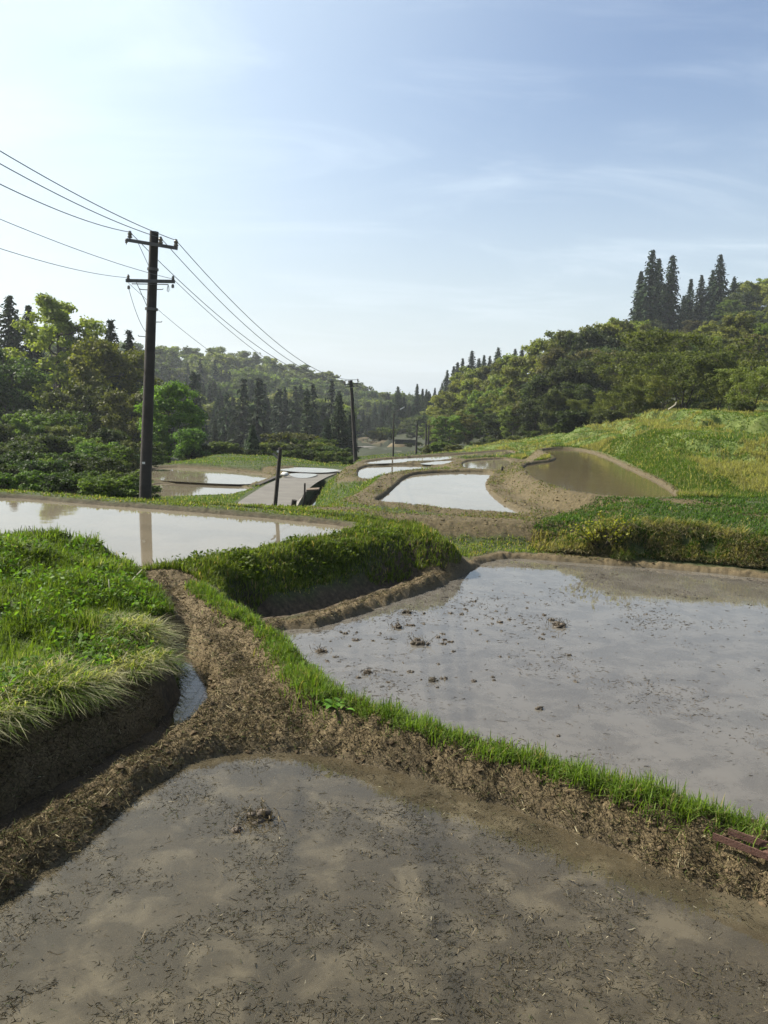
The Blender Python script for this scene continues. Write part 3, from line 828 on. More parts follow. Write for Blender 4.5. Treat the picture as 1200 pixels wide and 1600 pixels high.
x, y = scatter(260000, -12, 24, 18, 62)
g = land(x, y); cl = fbm(x * .8, y * .8, 131, 4)
keep = (g['dirt'] > .4) & (g['ins'] < .02) & (rng.random(len(x)) < np.clip(.24 + 1.1 * cl, .05, .85))
x, y, zz, ds = x[keep], y[keep], g['z'][keep], g['dist'][keep]; n = len(x)
stuff("sparse_weeds", [blades(np.stack([x, y, zz - .01], 1), .03 + .09 * rng.random(n), np.maximum(.012, ds * .0009) * rng.uniform(.6, 1.2, n), rng.uniform(0, 6.28, n), rng.uniform(.3, 1.6, n), greens(n, (.060, .080, .020), (.125, .150, .042), dry=.45, dcol=(.17, .13, .07)))], m_grass,
      "sparse weeds and dead grass on the bare earth banks of the middle terraces", "weeds")
x, y = scatter(90000, -12, 24, 17, 60)
g = land(x, y); cl = fbm(x * .7, y * .7, 133, 3)
keep = (g['dirt'] > .4) & (g['ins'] < .3) & (rng.random(len(x)) < .28 + .6 * cl)
x, y, zz, ds = x[keep], y[keep], g['z'][keep], g['dist'][keep]; n = len(x)
TCR = (x, y, zz, ds)

# --- turned straw and roots on the mud banks
def flakes(P, Ln, Wd, col, tilt=.5):
    n = len(P)
    a = rng.uniform(0, 6.283, n); el = rng.normal(0, tilt, n)
    u = np.stack([np.cos(a) * np.cos(el), np.sin(a) * np.cos(el), np.sin(el)], 1) * (Ln / 2)[:, None]
    s = rng.normal(0, 1, (n, 3)); s -= u * (np.sum(s * u, 1) / (np.sum(u * u, 1) + 1e-12))[:, None]
    s /= np.linalg.norm(s, axis=1)[:, None]; s *= (Wd / 2)[:, None]
    bend = rng.normal(0, .18, (n, 1)) * Ln[:, None] * np.cross(u, s) / (np.linalg.norm(np.cross(u, s), axis=1)[:, None] + 1e-9)
    V = np.stack([P - u - s * .6, P - u + s * .6, P + bend - s, P + bend + s, P + u - s * .3, P + u + s * .3], 1)
    b = (np.arange(n) * 6)[:, None, None]
    F = (b + np.array([(0,1,3),(0,3,2),(2,3,5),(2,5,4)])[None]).reshape(-1, 3)
    C = np.repeat(np.concatenate([col, np.ones((n, 1))], 1)[:, None], 6, 1)
    return V.reshape(-1, 3), F, C.reshape(-1, 4)
x, y = scatter(640000, -32, 31, 3.6, 17)
g = land(x, y)
cl = fbm(x * 2.2, y * 2.2, 63, 3)
keep = (g['lit'] > .4) & (g['mud'] > .3) & ((g['ins'] < .35) | (g['z'] > ZA + .004) & (g['SD']['A'] < .6)) & (rng.random(len(x)) < .62 + .45 * cl)
x, y, zz, ds, cl = x[keep], y[keep], g['z'][keep], g['dist'][keep], cl[keep]
n = len(x)
u = rng.random(n)
pal = np.array([(.028, .021, .012), (.060, .045, .025), (.10, .076, .040), (.18, .145, .082), (.34, .29, .19), (.060, .070, .020)])
idx = np.searchsorted(np.cumsum([.34, .30, .19, .07, .012, .088]), u * .999)
col = pal[idx] * rng.uniform(.7, 1.25, (n, 1))
Ln = rng.gamma(2.2, .017, n) + .012
parts = [flakes(np.stack([x, y, zz + rng.uniform(-.004, .022, n)], 1), np.minimum(Ln * 1.15, .14), np.maximum(rng.uniform(.002, .0065, n), ds * .00055), col, .6)]
stuff("turned_straw", parts, m_dry, "turned mud mixed with rotting straw on the paths and banks round the nearest paddy", "straw litter")

# --- lumps of turned earth
def lumps(P, rad, squash=.6, sub=2, amp=.35):
    import bmesh
    bm = bmesh.new(); bmesh.ops.create_icosphere(bm, subdivisions=sub, radius=1.0)
    v0 = np.array([v.co[:] for v in bm.verts]); f0 = np.array([[v.index for v in f.verts] for f in bm.faces]); bm.free()
    n, m = len(P), len(v0)
    ph = rng.uniform(0, 50, (n, 1)); fr = rng.uniform(1.5, 2.6, (n, 1))
    r = 1 + amp * (np.sin(v0[None, :, 0] * fr * 2 + ph) * np.cos(v0[None, :, 1] * fr * 2.3 + ph * 1.7) + .6 * np.sin(v0[None, :, 2] * fr * 3.1 + ph * .7)) + rng.normal(0, amp * .16, (n, m))
    a = rng.uniform(0, 6.283, n); ca, sa = np.cos(a), np.sin(a)
    st = rng.uniform(.7, 1.4, (n, 1))
    V = v0[None] * r[..., None]
    X, Y, Z = V[..., 0] * st, V[..., 1] / st, V[..., 2] * squash
    V = np.stack([X * ca[:, None] - Y * sa[:, None], X * sa[:, None] + Y * ca[:, None], Z], -1) * np.asarray(rad)[:, None, None] + P[:, None]
    F = (np.arange(n)[:, None, None] * m + f0[None]).reshape(-1, 3)
    return V.reshape(-1, 3), F, m
x, y = scatter(60000, -32, 31, 3.8, 20)
g = land(x, y)
keep = (g['lit'] > .5) & (g['ins'] < .5) & (g['mud'] > .5) & (rng.random(len(x)) < .45)
x, y, zz, ds = x[keep], y[keep], g['z'][keep], g['dist'][keep]; n = len(x)
rad = np.minimum(rng.gamma(1.6, .0045, n) + .004, .032)
V, F, m_ = lumps(np.stack([x, y, zz + rad * .1], 1), rad, sub=1)
c = np.array((.070, .050, .030)) * rng.uniform(.5, 1.5, (n, 1)); C = np.repeat(np.c_[c, np.ones(n)][:, None], m_, 1).reshape(-1, 4)
x2, y2, z2, d2 = TCR; rad2 = np.minimum(rng.gamma(1.5, .007, len(x2)) + .006, .05)
V2, F2, m_ = lumps(np.stack([x2, y2, z2 + rad2 * .1], 1), rad2, sub=1)
c2 = np.array((.082, .062, .034)) * rng.uniform(.4, 1.6, (len(x2), 1)); C2 = np.repeat(np.c_[c2, np.ones(len(x2))][:, None], m_, 1).reshape(-1, 4)
m_clod = leaf_mat("dark_clods", .0, .9)
stuff("earth_crumbs", [(V, F, C), (V2, F2, C2)], m_clod, "dark crumbs of turned earth lying over the muddy banks", "soil crumbs")

# --- weeds and chopped stubble in the nearest paddy
x, y = scatter(1300000, -34, 34, 3.4, 8.0)
d = sdf(PADDY['A']['o'], x, y, 1)
cl = fbm(x * 3.0 + 3, y * 3.0, 101, 4); cl2 = fbm(x * 9, y * 9, 103, 3)
keep = (d < -.02) & (rng.random(len(x)) < np.clip(.36 + 1.1 * cl + .6 * cl2, .03, .9))
x, y, cl, cl2 = x[keep], y[keep], cl[keep], cl2[keep]; n = len(x)
dep = rng.random(n)
zz = ZA + np.where(dep < .014, rng.uniform(.001, .010, n), np.where(dep < .22, rng.uniform(-.010, -.001, n), rng.uniform(-.06, -.010, n)))
pal = np.array([(.018, .017, .013), (.034, .031, .022), (.065, .056, .036), (.14, .115, .075), (.30, .27, .19), (.045, .052, .024)])  # palest straw tone doubles as painted white glints on the water
idx = np.searchsorted(np.cumsum([.34, .30, .19, .07, .02, .08]), rng.random(n) * .999)
col = pal[idx] * rng.uniform(.7, 1.3, (n, 1))
stuff("sunken_stubble", [flakes(np.stack([x, y, zz], 1), np.minimum(rng.gamma(2.0, .012, n) + .010, .10), rng.uniform(.002, .0055, n), col, .25)], m_dry,
      "chopped stubble and rotting weeds floating and sunk in the nearest muddy paddy", "stubble")
# flecks on the big paddy
x, y = scatter(260000, -12, 32, 7, 21)
d = sdf(PADDY['B']['o'], x, y, 1)
cl = fbm(x * .9 + 9, y * .9, 111, 4)
keep = (d < -.05) & (rng.random(len(x)) < np.clip(.03 + .42 * cl, .012, .35))
x, y = x[keep], y[keep]; n = len(x); ds = np.hypot(x, y)
col = np.array((.045, .038, .030)) * rng.uniform(.5, 1.9, (n, 1))
stuff("floating_flecks", [flakes(np.stack([x, y, ZB + rng.uniform(-.012, .006, n)], 1), np.minimum(rng.gamma(2.2, .018, n) + .015, .14), np.maximum(.006, ds * .0007) * rng.uniform(.6, 1.3, n), col, .12)], m_dry,
      "dark specks of stubble scattered thinly over the wide paddy at right", "stubble")

# --- clods standing out of the wide paddy: each its own object
m_mud = simple_mat("wet_mud_clod", (.060, .044, .028), .7, .5, 9, bump=.4)
def clod(px, py, r, z, name="mud_clod", straw=10, spread=1.0):
    c = at_z(px, py, z)
    k = max(4, int(6 + r * 90))
    P = np.c_[rng.normal(0, r * .36 * spread, k), rng.normal(0, r * .30 * spread, k), rng.uniform(-.01, r * .22, k)]
    P = np.r_[[[0, 0, -.004]], P]; k += 1
    rk = rng.uniform(.12, .34, k) * r * (1 + (r < .06)); rk[0] = r * .62
    V, F, m_ = lumps(P, rk, .8, 1)
    n0 = len(V) // k; V[:n0, 2] *= .35
    n = straw
    fv, ff, fc = flakes(np.c_[rng.normal(0, r * .6, n), rng.normal(0, r * .6, n), rng.uniform(.0, r * .55, n)], rng.uniform(.4, 1.2, n) * r, np.full(n, .008), np.tile((.10, .08, .05), (n, 1)), .9)
    me = np_mesh(name, np.concatenate([V, fv]), [np.concatenate([F, ff + len(V)])], [m_mud, m_dry], {"Col": ('FLOAT_COLOR', np.concatenate([np.tile((.06, .045, .03, 1), (len(V), 1)), fc]))},
                 mat_idx=np.r_[np.zeros(len(F)), np.ones(len(ff))], smooth=True)
    return link(name, me, loc=c)
big = [(872, 978, .20, "largest dark clod in the wide paddy, standing alone out towards its middle"),
       (655, 1006, .19, "straw topped clod in the middle of the cluster of mud clods"),
       (620, 980, .12, "wide low clod at the left of the cluster of mud clods"),
       (637, 957, .12, "flat clod nearest the muddy ridge in the wide paddy"),
       (500, 1018, .12, "spreading clump of mud by the ridge corner of the wide paddy"),
       (574, 1051, .11, "twiggy brown clump in the wide paddy close to the green crest"),
       (676, 1064, .085, "dark upright clod close to the near side of the wide paddy"),
       (863, 969, .06, "small lump of mud touching the largest lone clod")]
for px, py, r, lb in big:
    tag(clod(px, py, r * .8, ZB, straw=40), lb, "mud clod", "mud clods standing in the wide paddy")
small = [(611,999),(642,977),(660,975),(685,996),(690,1006),(695,1003),(707,1003),(700,958),(717,960),(726,952),(758,952),(769,967),(772,975),(783,986),(800,968),(812,962),(826,950),(512,1033),(552,1000),(540,990),(618,1050),(608,1066),(661,1062),(695,1061),(598,990),(745,968),(760,1002),(905,995),(740,940),(842,1108),(870,1150),(1010,960),(1075,925)]
for _ in range(46):
    px, py = 470 + 430 * rng.random() ** 1.3, 945 + 130 * rng.random()
    if py > 985 - (px - 490) * .3 and py < 1010 + (px - 470) * .75: small.append((px, py))
for px, py in small:
    tag(clod(px + rng.normal(0, 2), py, rng.uniform(.018, .048), ZB, straw=6), "small dark crumb of mud just breaking the surface of the wide paddy", "mud clod", "small mud crumbs in the wide paddy")
tag(clod(404, 1277, .115, ZA, straw=60), "pale straw clump sticking out of the nearest paddy", "mud clod")
tag(clod(372, 1298, .05, ZA, straw=14), "little dark crumb beside the pale straw clump in the nearest paddy", "mud clod")
# ------------------------------------------------------------------ trees
m_leaf = leaf_mat("broad_leaves", .45, .55)
m_needle = leaf_mat("cedar_needles", .10, .75, tboost=(1, 1.1, .6))
m_bark = simple_mat("bark", (.060, .048, .036), .95, .45, 9, bump=.5)
def leaf_quads(P, size, col, nrm=None, jitter=.9, asp=1.5, droop=None):
    n = len(P)
    nn = rng.normal(0, jitter, (n, 3)) + (np.array([-.15, .1, .75]) if nrm is None else nrm)
    nn /= np.linalg.norm(nn, axis=1)[:, None] + 1e-9
    t = rng.normal(0, 1, (n, 3)) if droop is None else droop + rng.normal(0, .25, (n, 3))
    u = t - nn * np.sum(t * nn, 1)[:, None]; u /= np.linalg.norm(u, axis=1)[:, None] + 1e-9
    v = np.cross(nn, u)
    s = np.broadcast_to(np.asarray(size, float), (n,))[:, None]
    u = u * s * asp / 2; v = v * s / 2
    V = np.stack([P - u, P + v * rng.uniform(.7, 1.1, (n, 1)) - u * .1, P + u, P - v * rng.uniform(.7, 1.1, (n, 1)) - u * .1], 1)
    F = (np.arange(n) * 4)[:, None] + np.arange(4)[None]
    C = np.repeat(np.c_[col, np.ones(n)][:, None], 4, 1)
    return V.reshape(-1, 3), F, C.reshape(-1, 4)
def limb(a, b, sag, k=6, wob=.05):
    t = np.linspace(0, 1, k)[:, None]
    L_ = np.linalg.norm(b - a)
    p = a + (b - a) * t + np.array([0, 0, 1.0]) * (np.sin(t * np.pi) * sag * L_)
    p[1:-1] += rng.normal(0, wob * L_, (k - 2, 3)) * np.array([1, 1, .5])
    return p
def prof_round(u): return np.sqrt(np.clip(1 - (2 * u - .86) ** 2 / 1.25, .05, 1))
def prof_tall(u): return np.clip(.55 + .9 * u - 1.25 * u * u, .14, 1) * 1.15
def broad_tree(H=10.0, rad=4.0, cb=.22, limbs=13, subs=5, cr=.95, nleaf=7000, leaf=.30, cA=(.055, .085, .018), cB=(.105, .145, .030), prof=prof_round, stems=1, dens_pow=.55, twigs=True, flat=.72, lowfill=0):
    wood = MB(); clumps = []
    tops = []
    for s in range(stems):
        off = np.array([rng.normal(0, .18 * rad), rng.normal(0, .18 * rad), 0]) if stems > 1 else np.zeros(3)
        k = 8; t = np.linspace(0, 1, k)
        tr = np.c_[rng.normal(0, .02 * H, k).cumsum() * .5, rng.normal(0, .02 * H, k).cumsum() * .5, t * H * .93]
        tr[0] = (0, 0, -.04 * H); tr[0, :2] = tr[1, :2] * .6
        tr += off * t[:, None] * 1.6 + off * .25
        r0 = .021 * H / (stems ** .4)
        wood.tube(tr, r0 * (1 - .88 * t) * np.r_[1.35, np.ones(k - 1)], 8)
        tops.append((tr, r0))
        clumps.append((tr[-1], cr * .8))
    ga = 0
    for i in range(limbs):
        tr, r0 = tops[i % stems]
        u = (i + rng.random() * .7) / limbs
        h = (cb * .85 + (1 - cb * .85) * u ** .9) * H * .93
        tq = np.clip(h / (H * .93), 0, 1) * (len(tr) - 1); i0 = int(min(tq, len(tr) - 2)); a = tr[i0] + (tr[i0 + 1] - tr[i0]) * (tq - i0)
        ga += 2.399 + rng.normal(0, .4)
        uu = np.clip((h / H - cb) / (1 - cb), 0, 1)
        ln = rad * prof(uu) * rng.uniform(.72, 1.12)
        rise = ln * rng.uniform(.18, .62)
        b = a + np.array([math.cos(ga) * ln, math.sin(ga) * ln, rise])
        b[2] = min(b[2], H * .97)
        p = limb(a, b, -.06)
        wood.tube(p, np.linspace(r0 * .48 * (1 - .6 * uu), r0 * .07, len(p)), 5)
        clumps.append((b, cr * rng.uniform(.7, 1.1)))
        for q in range(subs):
            tt = rng.uniform(.35, .98); j = tt * (len(p) - 1); j0 = int(min(j, len(p) - 2)); c0 = p[j0] + (p[j0 + 1] - p[j0]) * (j - j0)
            sd = np.array([rng.normal(), rng.normal(), rng.normal(.25, .55)]); sd /= np.linalg.norm(sd)
            c1 = c0 + sd * ln * rng.uniform(.22, .46)
            c1[2] = min(c1[2], H)
            if twigs: wood.tube(limb(c0, c1, .05, 4), np.linspace(r0 * .14, r0 * .03, 4), 4, caps=False)
            clumps.append((c1, cr * rng.uniform(.55, 1.05)))
    for q in range(lowfill):
        a = rng.uniform(0, 6.283); r = rad * rng.uniform(.2, .9)
        clumps.append((np.array([math.cos(a) * r, math.sin(a) * r, H * rng.uniform(.04, .3)]), cr))
    wgt = np.array([r ** 2 for c, r in clumps]); cnt = rng.multinomial(nleaf, wgt / wgt.sum())
    P, C, Nn = [], [], []
    for (c, r), m_ in zip(clumps, cnt):
        d = rng.normal(0, 1, (m_, 3)); d /= np.linalg.norm(d, axis=1)[:, None] + 1e-9
        rr = rng.random((m_, 1)) ** dens_pow * rng.uniform(.75, 1.25, (m_, 1))
        P.append(c + d * rr * r * np.array([1.12, 1.12, flat]))
        Nn.append(d * .7 + np.array([0, 0, .45]))
        k = rng.uniform(.8, 1.2)
        u = np.clip(rng.random((m_, 1)) * .8 + rng.normal(0, .22), 0, 1)
        C.append((np.array(cA) * (1 - u) + np.array(cB) * u) * k * rng.uniform(.8, 1.2, (m_, 1)))
    P, C, Nn = np.concatenate(P), np.concatenate(C), np.concatenate(Nn)
    P[:, 2] = np.abs(P[:, 2] - .02) + .02
    return wood, leaf_quads(P, leaf * rng.uniform(.65, 1.3, len(P)), C, nrm=Nn, jitter=.55)
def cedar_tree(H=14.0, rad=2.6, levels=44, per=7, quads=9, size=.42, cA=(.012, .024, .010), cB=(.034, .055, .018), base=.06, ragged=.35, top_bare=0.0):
    wood = MB()
    t = np.linspace(0, 1, 7)
    wood.tube(np.c_[rng.normal(0, .02, 7), rng.normal(0, .02, 7), t * H * .985 - .02 * H * (t == 0)], .017 * H * (1 - .95 * t), 7)
    P, C, Dr = [], [], []
    gap = rng.normal(0, 1, levels)
    for i in range(levels):
        u = i / (levels - 1)
        h = H * (base + (1 - base) * u ** .92)
        rl = rad * (1 - u) ** .78 * (1 - .35 * (u < .08)) * (1 + ragged * .55 * np.clip(gap[i], -1.2, 1.2)) + .06 * rad
        if top_bare and u > .72: rl *= (1 - top_bare * (.5 + .5 * math.sin(i * 2.4)))
        for q in range(per):
            a = rng.uniform(0, 6.283); ln = rl * rng.uniform(1 - ragged * 1.1, 1.12)
            n = max(3, int(quads * (.35 + .65 * (1 - u))))
            s = (np.arange(n) + rng.random(n)) / n
            s = s ** .75
            z = h + ln * (.25 * s - .62 * s * s) * rng.uniform(.6, 1.2)
            p = np.c_[np.cos(a) * ln * s, np.sin(a) * ln * s, z] + rng.normal(0, .05 * rad, (n, 3))
            P.append(p); Dr.append(np.tile((math.cos(a) * .8, math.sin(a) * .8, -.75), (n, 1)))
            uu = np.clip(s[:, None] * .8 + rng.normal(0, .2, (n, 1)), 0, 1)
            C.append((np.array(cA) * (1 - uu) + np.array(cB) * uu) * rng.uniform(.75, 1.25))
    P, C, Dr = np.concatenate(P), np.concatenate(C), np.concatenate(Dr)
    P[:, 2] = np.clip(P[:, 2], .1, H * 1.01)
    hf = 1 - .55 * P[:, 2] / H
    return wood, leaf_quads(P, size * hf * rng.uniform(.6, 1.3, len(P)), C, jitter=.6, asp=2.0, droop=Dr)
def crown_mesh(name, q, mat):
    V, F, C = q
    return np_mesh(name, V, [F], [mat], {"Col": ('FLOAT_COLOR', C)})
def wood_mesh(name, wood):
    me = np_mesh(name, np.concatenate(wood.v), ([np.concatenate(wood.q)] if wood.q else []) + ([np.concatenate(wood.t)] if wood.t else []), [m_bark], smooth=True)
    return me
class Proto:
    def __init__(self, kind, wq, H, mat):
        self.H = H; self.kind = kind
        self.crown = crown_mesh(kind + "_crown", wq[1], mat); self.trunk = wood_mesh(kind + "_trunk", wq[0])
        z = np.array([v[2] for v in wq[1][0]]); self.top = float(np.quantile(z, .999))
        self.joint = None
def ground_z(x, y):
    return float(land(np.array([x]), np.array([y]))['z'][0])
def plant(proto, name, x, y, s, label, cat_, group=None, rz=None, sx=1.0, sink=0.0):
    e = empty(name, (x, y, ground_z(x, y) - .03 - sink), rng.uniform(0, 6.283) if rz is None else rz)
    e.scale = (s * sx, s * sx, s)
    e.rotation_euler = (rng.normal(0, .018), rng.normal(0, .018), e.rotation_euler[2])
    link("trunk", proto.trunk, e); link("crown", proto.crown, e)
    tag(e, label, cat_, group)
    return e
def plant_px(proto, name, px, topy, d, label, cat_, group=None, sx=1.0, rz=None, lo=2.0, hi=60.0):
    top = at_d(px, topy, d)
    gz = ground_z(top[0], top[1])
    s = np.clip(top[2] - gz, lo, hi) / proto.top
    return plant(proto, name, top[0], top[1], s, label, cat_, group, rz, sx)

cold = lambda **k: broad_tree(**k)
# near group at the left, each tree grown on its own
LT = [
 ("leafy_tree", 78, 462, 105, 1.0, "tallest open crowned tree at the left with dark limbs showing through pale green leaves", dict(H=10, rad=3.1, cb=.25, limbs=17, subs=7, cr=.55, nleaf=13500, leaf=.16, prof=prof_tall, cA=(0.111,0.143,0.026), cB=(0.234,0.267,0.052), dens_pow=.5)),
 ("leafy_tree", 168, 532, 98, 1.0, "broad yellowish green tree between the tallest left tree and the near utility pole", dict(H=8, rad=3.3, cb=.12, limbs=15, subs=7, cr=.72, nleaf=17000, leaf=.17, cA=(0.104,0.127,0.021), cB=(0.215,0.234,0.042))),
 ("leafy_tree", 262, 596, 73, 1.0, "round fresh green tree just right of the near utility pole", dict(H=7, rad=2.6, cb=.12, limbs=14, subs=7, cr=.75, nleaf=17000, leaf=.16, cA=(0.072,0.143,0.021), cB=(0.150,0.247,0.036))),
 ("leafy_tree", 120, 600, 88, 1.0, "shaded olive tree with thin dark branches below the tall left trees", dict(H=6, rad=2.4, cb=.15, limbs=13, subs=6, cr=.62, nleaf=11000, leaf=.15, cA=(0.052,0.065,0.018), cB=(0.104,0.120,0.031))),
 ("leafy_tree", 20, 560, 92, 1.0, "dark leafy tree at the left edge in front of the cedars", dict(H=7, rad=2.4, cb=.1, limbs=14, subs=7, cr=.75, nleaf=15000, leaf=.16, cA=(0.034,0.058,0.016), cB=(0.081,0.117,0.026))),
 ("leafy_tree", 205, 610, 86, 1.0, "brownish green tree standing right behind the near utility pole", dict(H=6, rad=2.4, cb=.15, limbs=13, subs=6, cr=.7, nleaf=12000, leaf=.16, cA=(0.065,0.073,0.021), cB=(0.127,0.133,0.034))),
 ("leafy_tree", -60, 520, 95, 1.0, "leafy tree cut by the left edge of the view", dict(H=8, rad=2.6, cb=.12, limbs=14, subs=6, cr=.75, nleaf=12000, leaf=.18, cA=(0.047,0.072,0.018), cB=(0.104,0.137,0.031))),
 ("bush", 150, 690, 58, 1.0, "bright leafed bush at the foot of the left trees behind the pond", dict(H=2.6, rad=1.5, cb=.05, limbs=12, subs=6, cr=.40, nleaf=9000, leaf=.11, stems=4, cA=(0.052,0.104,0.016), cB=(0.124,0.202,0.034))),
 ("bush", 90, 700, 60, 1.0, "dim green bush beneath the tallest left tree", dict(H=2.4, rad=1.5, cb=.05, limbs=12, subs=6, cr=.42, nleaf=8000, leaf=.11, stems=4, cA=(0.039,0.078,0.016), cB=(0.091,0.143,0.029))),
 ("bush", 25, 690, 62, 1.0, "dark bush by the left edge on the far bank of the pond", dict(H=2.6, rad=1.6, cb=.05, limbs=12, subs=6, cr=.45, nleaf=8000, leaf=.12, stems=4, cA=(0.026,0.047,0.013), cB=(0.065,0.096,0.023))),
 ("bush", 185, 720, 52, 1.0, "low weedy bush just left of the near utility pole", dict(H=1.8, rad=1.1, cb=.05, limbs=10, subs=5, cr=.32, nleaf=5500, leaf=.09, stems=4, cA=(0.052,0.091,0.018), cB=(0.124,0.176,0.042))),
 ("bush", 295, 668, 68, 1.0, "green bush right of the round tree by the lower paddies", dict(H=3, rad=1.8, cb=.05, limbs=12, subs=6, cr=.5, nleaf=7000, leaf=.14, stems=4, cA=(0.052,0.094,0.018), cB=(0.111,0.169,0.034))),
 ("bush", 225, 690, 66, 1.0, "dark undergrowth bush behind the near utility pole", dict(H=3, rad=1.9, cb=.05, limbs=12, subs=6, cr=.5, nleaf=8000, leaf=.13, stems=4, cA=(0.031,0.055,0.013), cB=(0.072,0.104,0.023))),
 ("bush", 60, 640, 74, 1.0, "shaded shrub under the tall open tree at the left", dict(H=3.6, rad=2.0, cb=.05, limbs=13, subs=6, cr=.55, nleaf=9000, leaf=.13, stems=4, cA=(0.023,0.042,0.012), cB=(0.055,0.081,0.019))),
 ("bush", -50, 700, 60, 1.0, "bush cut by the left edge behind the pond", dict(H=2.6, rad=1.6, cb=.05, limbs=12, subs=6, cr=.45, nleaf=6000, leaf=.12, stems=4, cA=(0.029,0.052,0.013), cB=(0.072,0.104,0.023))),
]
for nm, px, ty, d, sx, lb, kw in LT:
    pr = Proto(nm, broad_tree(**kw), kw['H'], m_leaf)
    plant_px(pr, nm, px, ty, d, lb, "tree" if nm.endswith("tree") else "bush", "trees and bushes at the left behind the pond", sx=1.0, rz=0.0)

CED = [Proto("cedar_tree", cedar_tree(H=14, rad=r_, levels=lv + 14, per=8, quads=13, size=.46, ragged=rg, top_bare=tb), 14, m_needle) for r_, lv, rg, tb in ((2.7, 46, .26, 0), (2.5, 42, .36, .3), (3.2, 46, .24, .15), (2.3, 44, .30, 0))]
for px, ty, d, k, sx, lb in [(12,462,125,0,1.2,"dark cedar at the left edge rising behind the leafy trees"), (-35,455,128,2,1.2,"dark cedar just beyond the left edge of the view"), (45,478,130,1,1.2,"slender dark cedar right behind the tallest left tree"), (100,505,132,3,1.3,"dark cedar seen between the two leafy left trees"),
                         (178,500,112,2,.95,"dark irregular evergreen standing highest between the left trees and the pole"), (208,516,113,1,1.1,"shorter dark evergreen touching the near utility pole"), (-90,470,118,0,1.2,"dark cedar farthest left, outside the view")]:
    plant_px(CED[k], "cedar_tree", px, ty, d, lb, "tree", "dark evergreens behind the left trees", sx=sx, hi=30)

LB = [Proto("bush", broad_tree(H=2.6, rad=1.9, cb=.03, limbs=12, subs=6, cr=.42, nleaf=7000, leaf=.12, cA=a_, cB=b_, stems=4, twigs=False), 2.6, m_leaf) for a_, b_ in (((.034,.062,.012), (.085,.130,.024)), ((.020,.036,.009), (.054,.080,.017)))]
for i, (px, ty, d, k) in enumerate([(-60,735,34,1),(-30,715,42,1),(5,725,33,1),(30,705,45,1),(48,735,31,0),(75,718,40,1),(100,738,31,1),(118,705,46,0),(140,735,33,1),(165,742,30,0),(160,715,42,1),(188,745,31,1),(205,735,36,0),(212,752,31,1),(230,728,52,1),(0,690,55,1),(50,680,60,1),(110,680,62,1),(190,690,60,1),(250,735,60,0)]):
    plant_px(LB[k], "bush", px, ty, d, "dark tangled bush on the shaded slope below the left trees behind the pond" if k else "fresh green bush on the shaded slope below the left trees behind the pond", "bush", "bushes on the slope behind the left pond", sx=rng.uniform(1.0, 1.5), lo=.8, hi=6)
# mid valley and right wood prototypes
MID = {}
for k, (a_, b_, nl, lf, pr_, cr_) in {
    'light': ((.112,.132,.028), (.225,.245,.058), 14000, .27, prof_round, .85), 'olive': ((.078,.088,.025), (.145,.155,.044), 14000, .25, prof_round, .85),
    'green': ((.070,.108,.022), (.142,.190,.042), 14000, .25, prof_round, .85), 'dark': ((.026,.038,.014), (.070,.088,.028), 14000, .28, prof_round, 1.2),
    'brown': ((.066,.066,.026), (.118,.112,.046), 12000, .26, prof_tall, 1.05)}.items():
    MID[k] = [Proto("broadleaf_tree", broad_tree(H=10, rad=4.2, cb=.14, limbs=15, subs=6, cr=cr_, nleaf=nl, leaf=lf, cA=a_, cB=b_, prof=pr_, twigs=False, lowfill=8), 10, m_leaf) for _ in range(2)]
ORCH = [Proto("orchard_tree", broad_tree(H=4.5, rad=3.0, cb=.22, limbs=16, subs=9, cr=.55, nleaf=12000, leaf=.11, cA=(.075,.090,.025), cB=(.140,.155,.042), stems=3, prof=prof_round, dens_pow=.8), 4.5, m_leaf) for _ in range(3)]
BUSH = [Proto("bush", broad_tree(H=2.6, rad=1.9, cb=.03, limbs=12, subs=6, cr=.5, nleaf=4500, leaf=.20, cA=a_, cB=b_, stems=4, twigs=False), 2.6, m_leaf) for a_, b_ in (((.040,.062,.016), (.085,.115,.028)), ((.055,.066,.022), (.105,.118,.040)), ((.024,.036,.012), (.055,.072,.022)))]
for px, ty, d, k in [(-20,630,64,'green'),(32,618,70,'light'),(62,650,58,'green'),(96,636,66,'olive'),(132,655,60,'light'),(168,640,64,'green'),(204,660,57,'olive'),(15,670,50,'green'),(82,684,48,'light'),(150,688,48,'green'),(190,700,47,'light'),(-45,680,50,'dark')]:
    plant_px(MID[{'light': 'green', 'green': 'dark', 'olive': 'olive', 'dark': 'dark'}[k]][rng.integers(2)], "leafy_tree", px, ty + 28, d, "leafy young tree low on the slope in front of the tall left trees", "tree", "young trees on the slope behind the left pond", sx=rng.uniform(.85, 1.1), lo=1.5, hi=9)
WOODL = {'light': "pale yellow green broadleaf tree in the wood on the right hillside", 'olive': "olive green broadleaf tree in the wood on the right hillside", 'green': "mid green broadleaf tree in the wood on the right hillside",
         'dark': "dark evergreen broadleaf tree in the wood on the right hillside", 'brown': "brownish budding tree in the wood on the right hillside"}
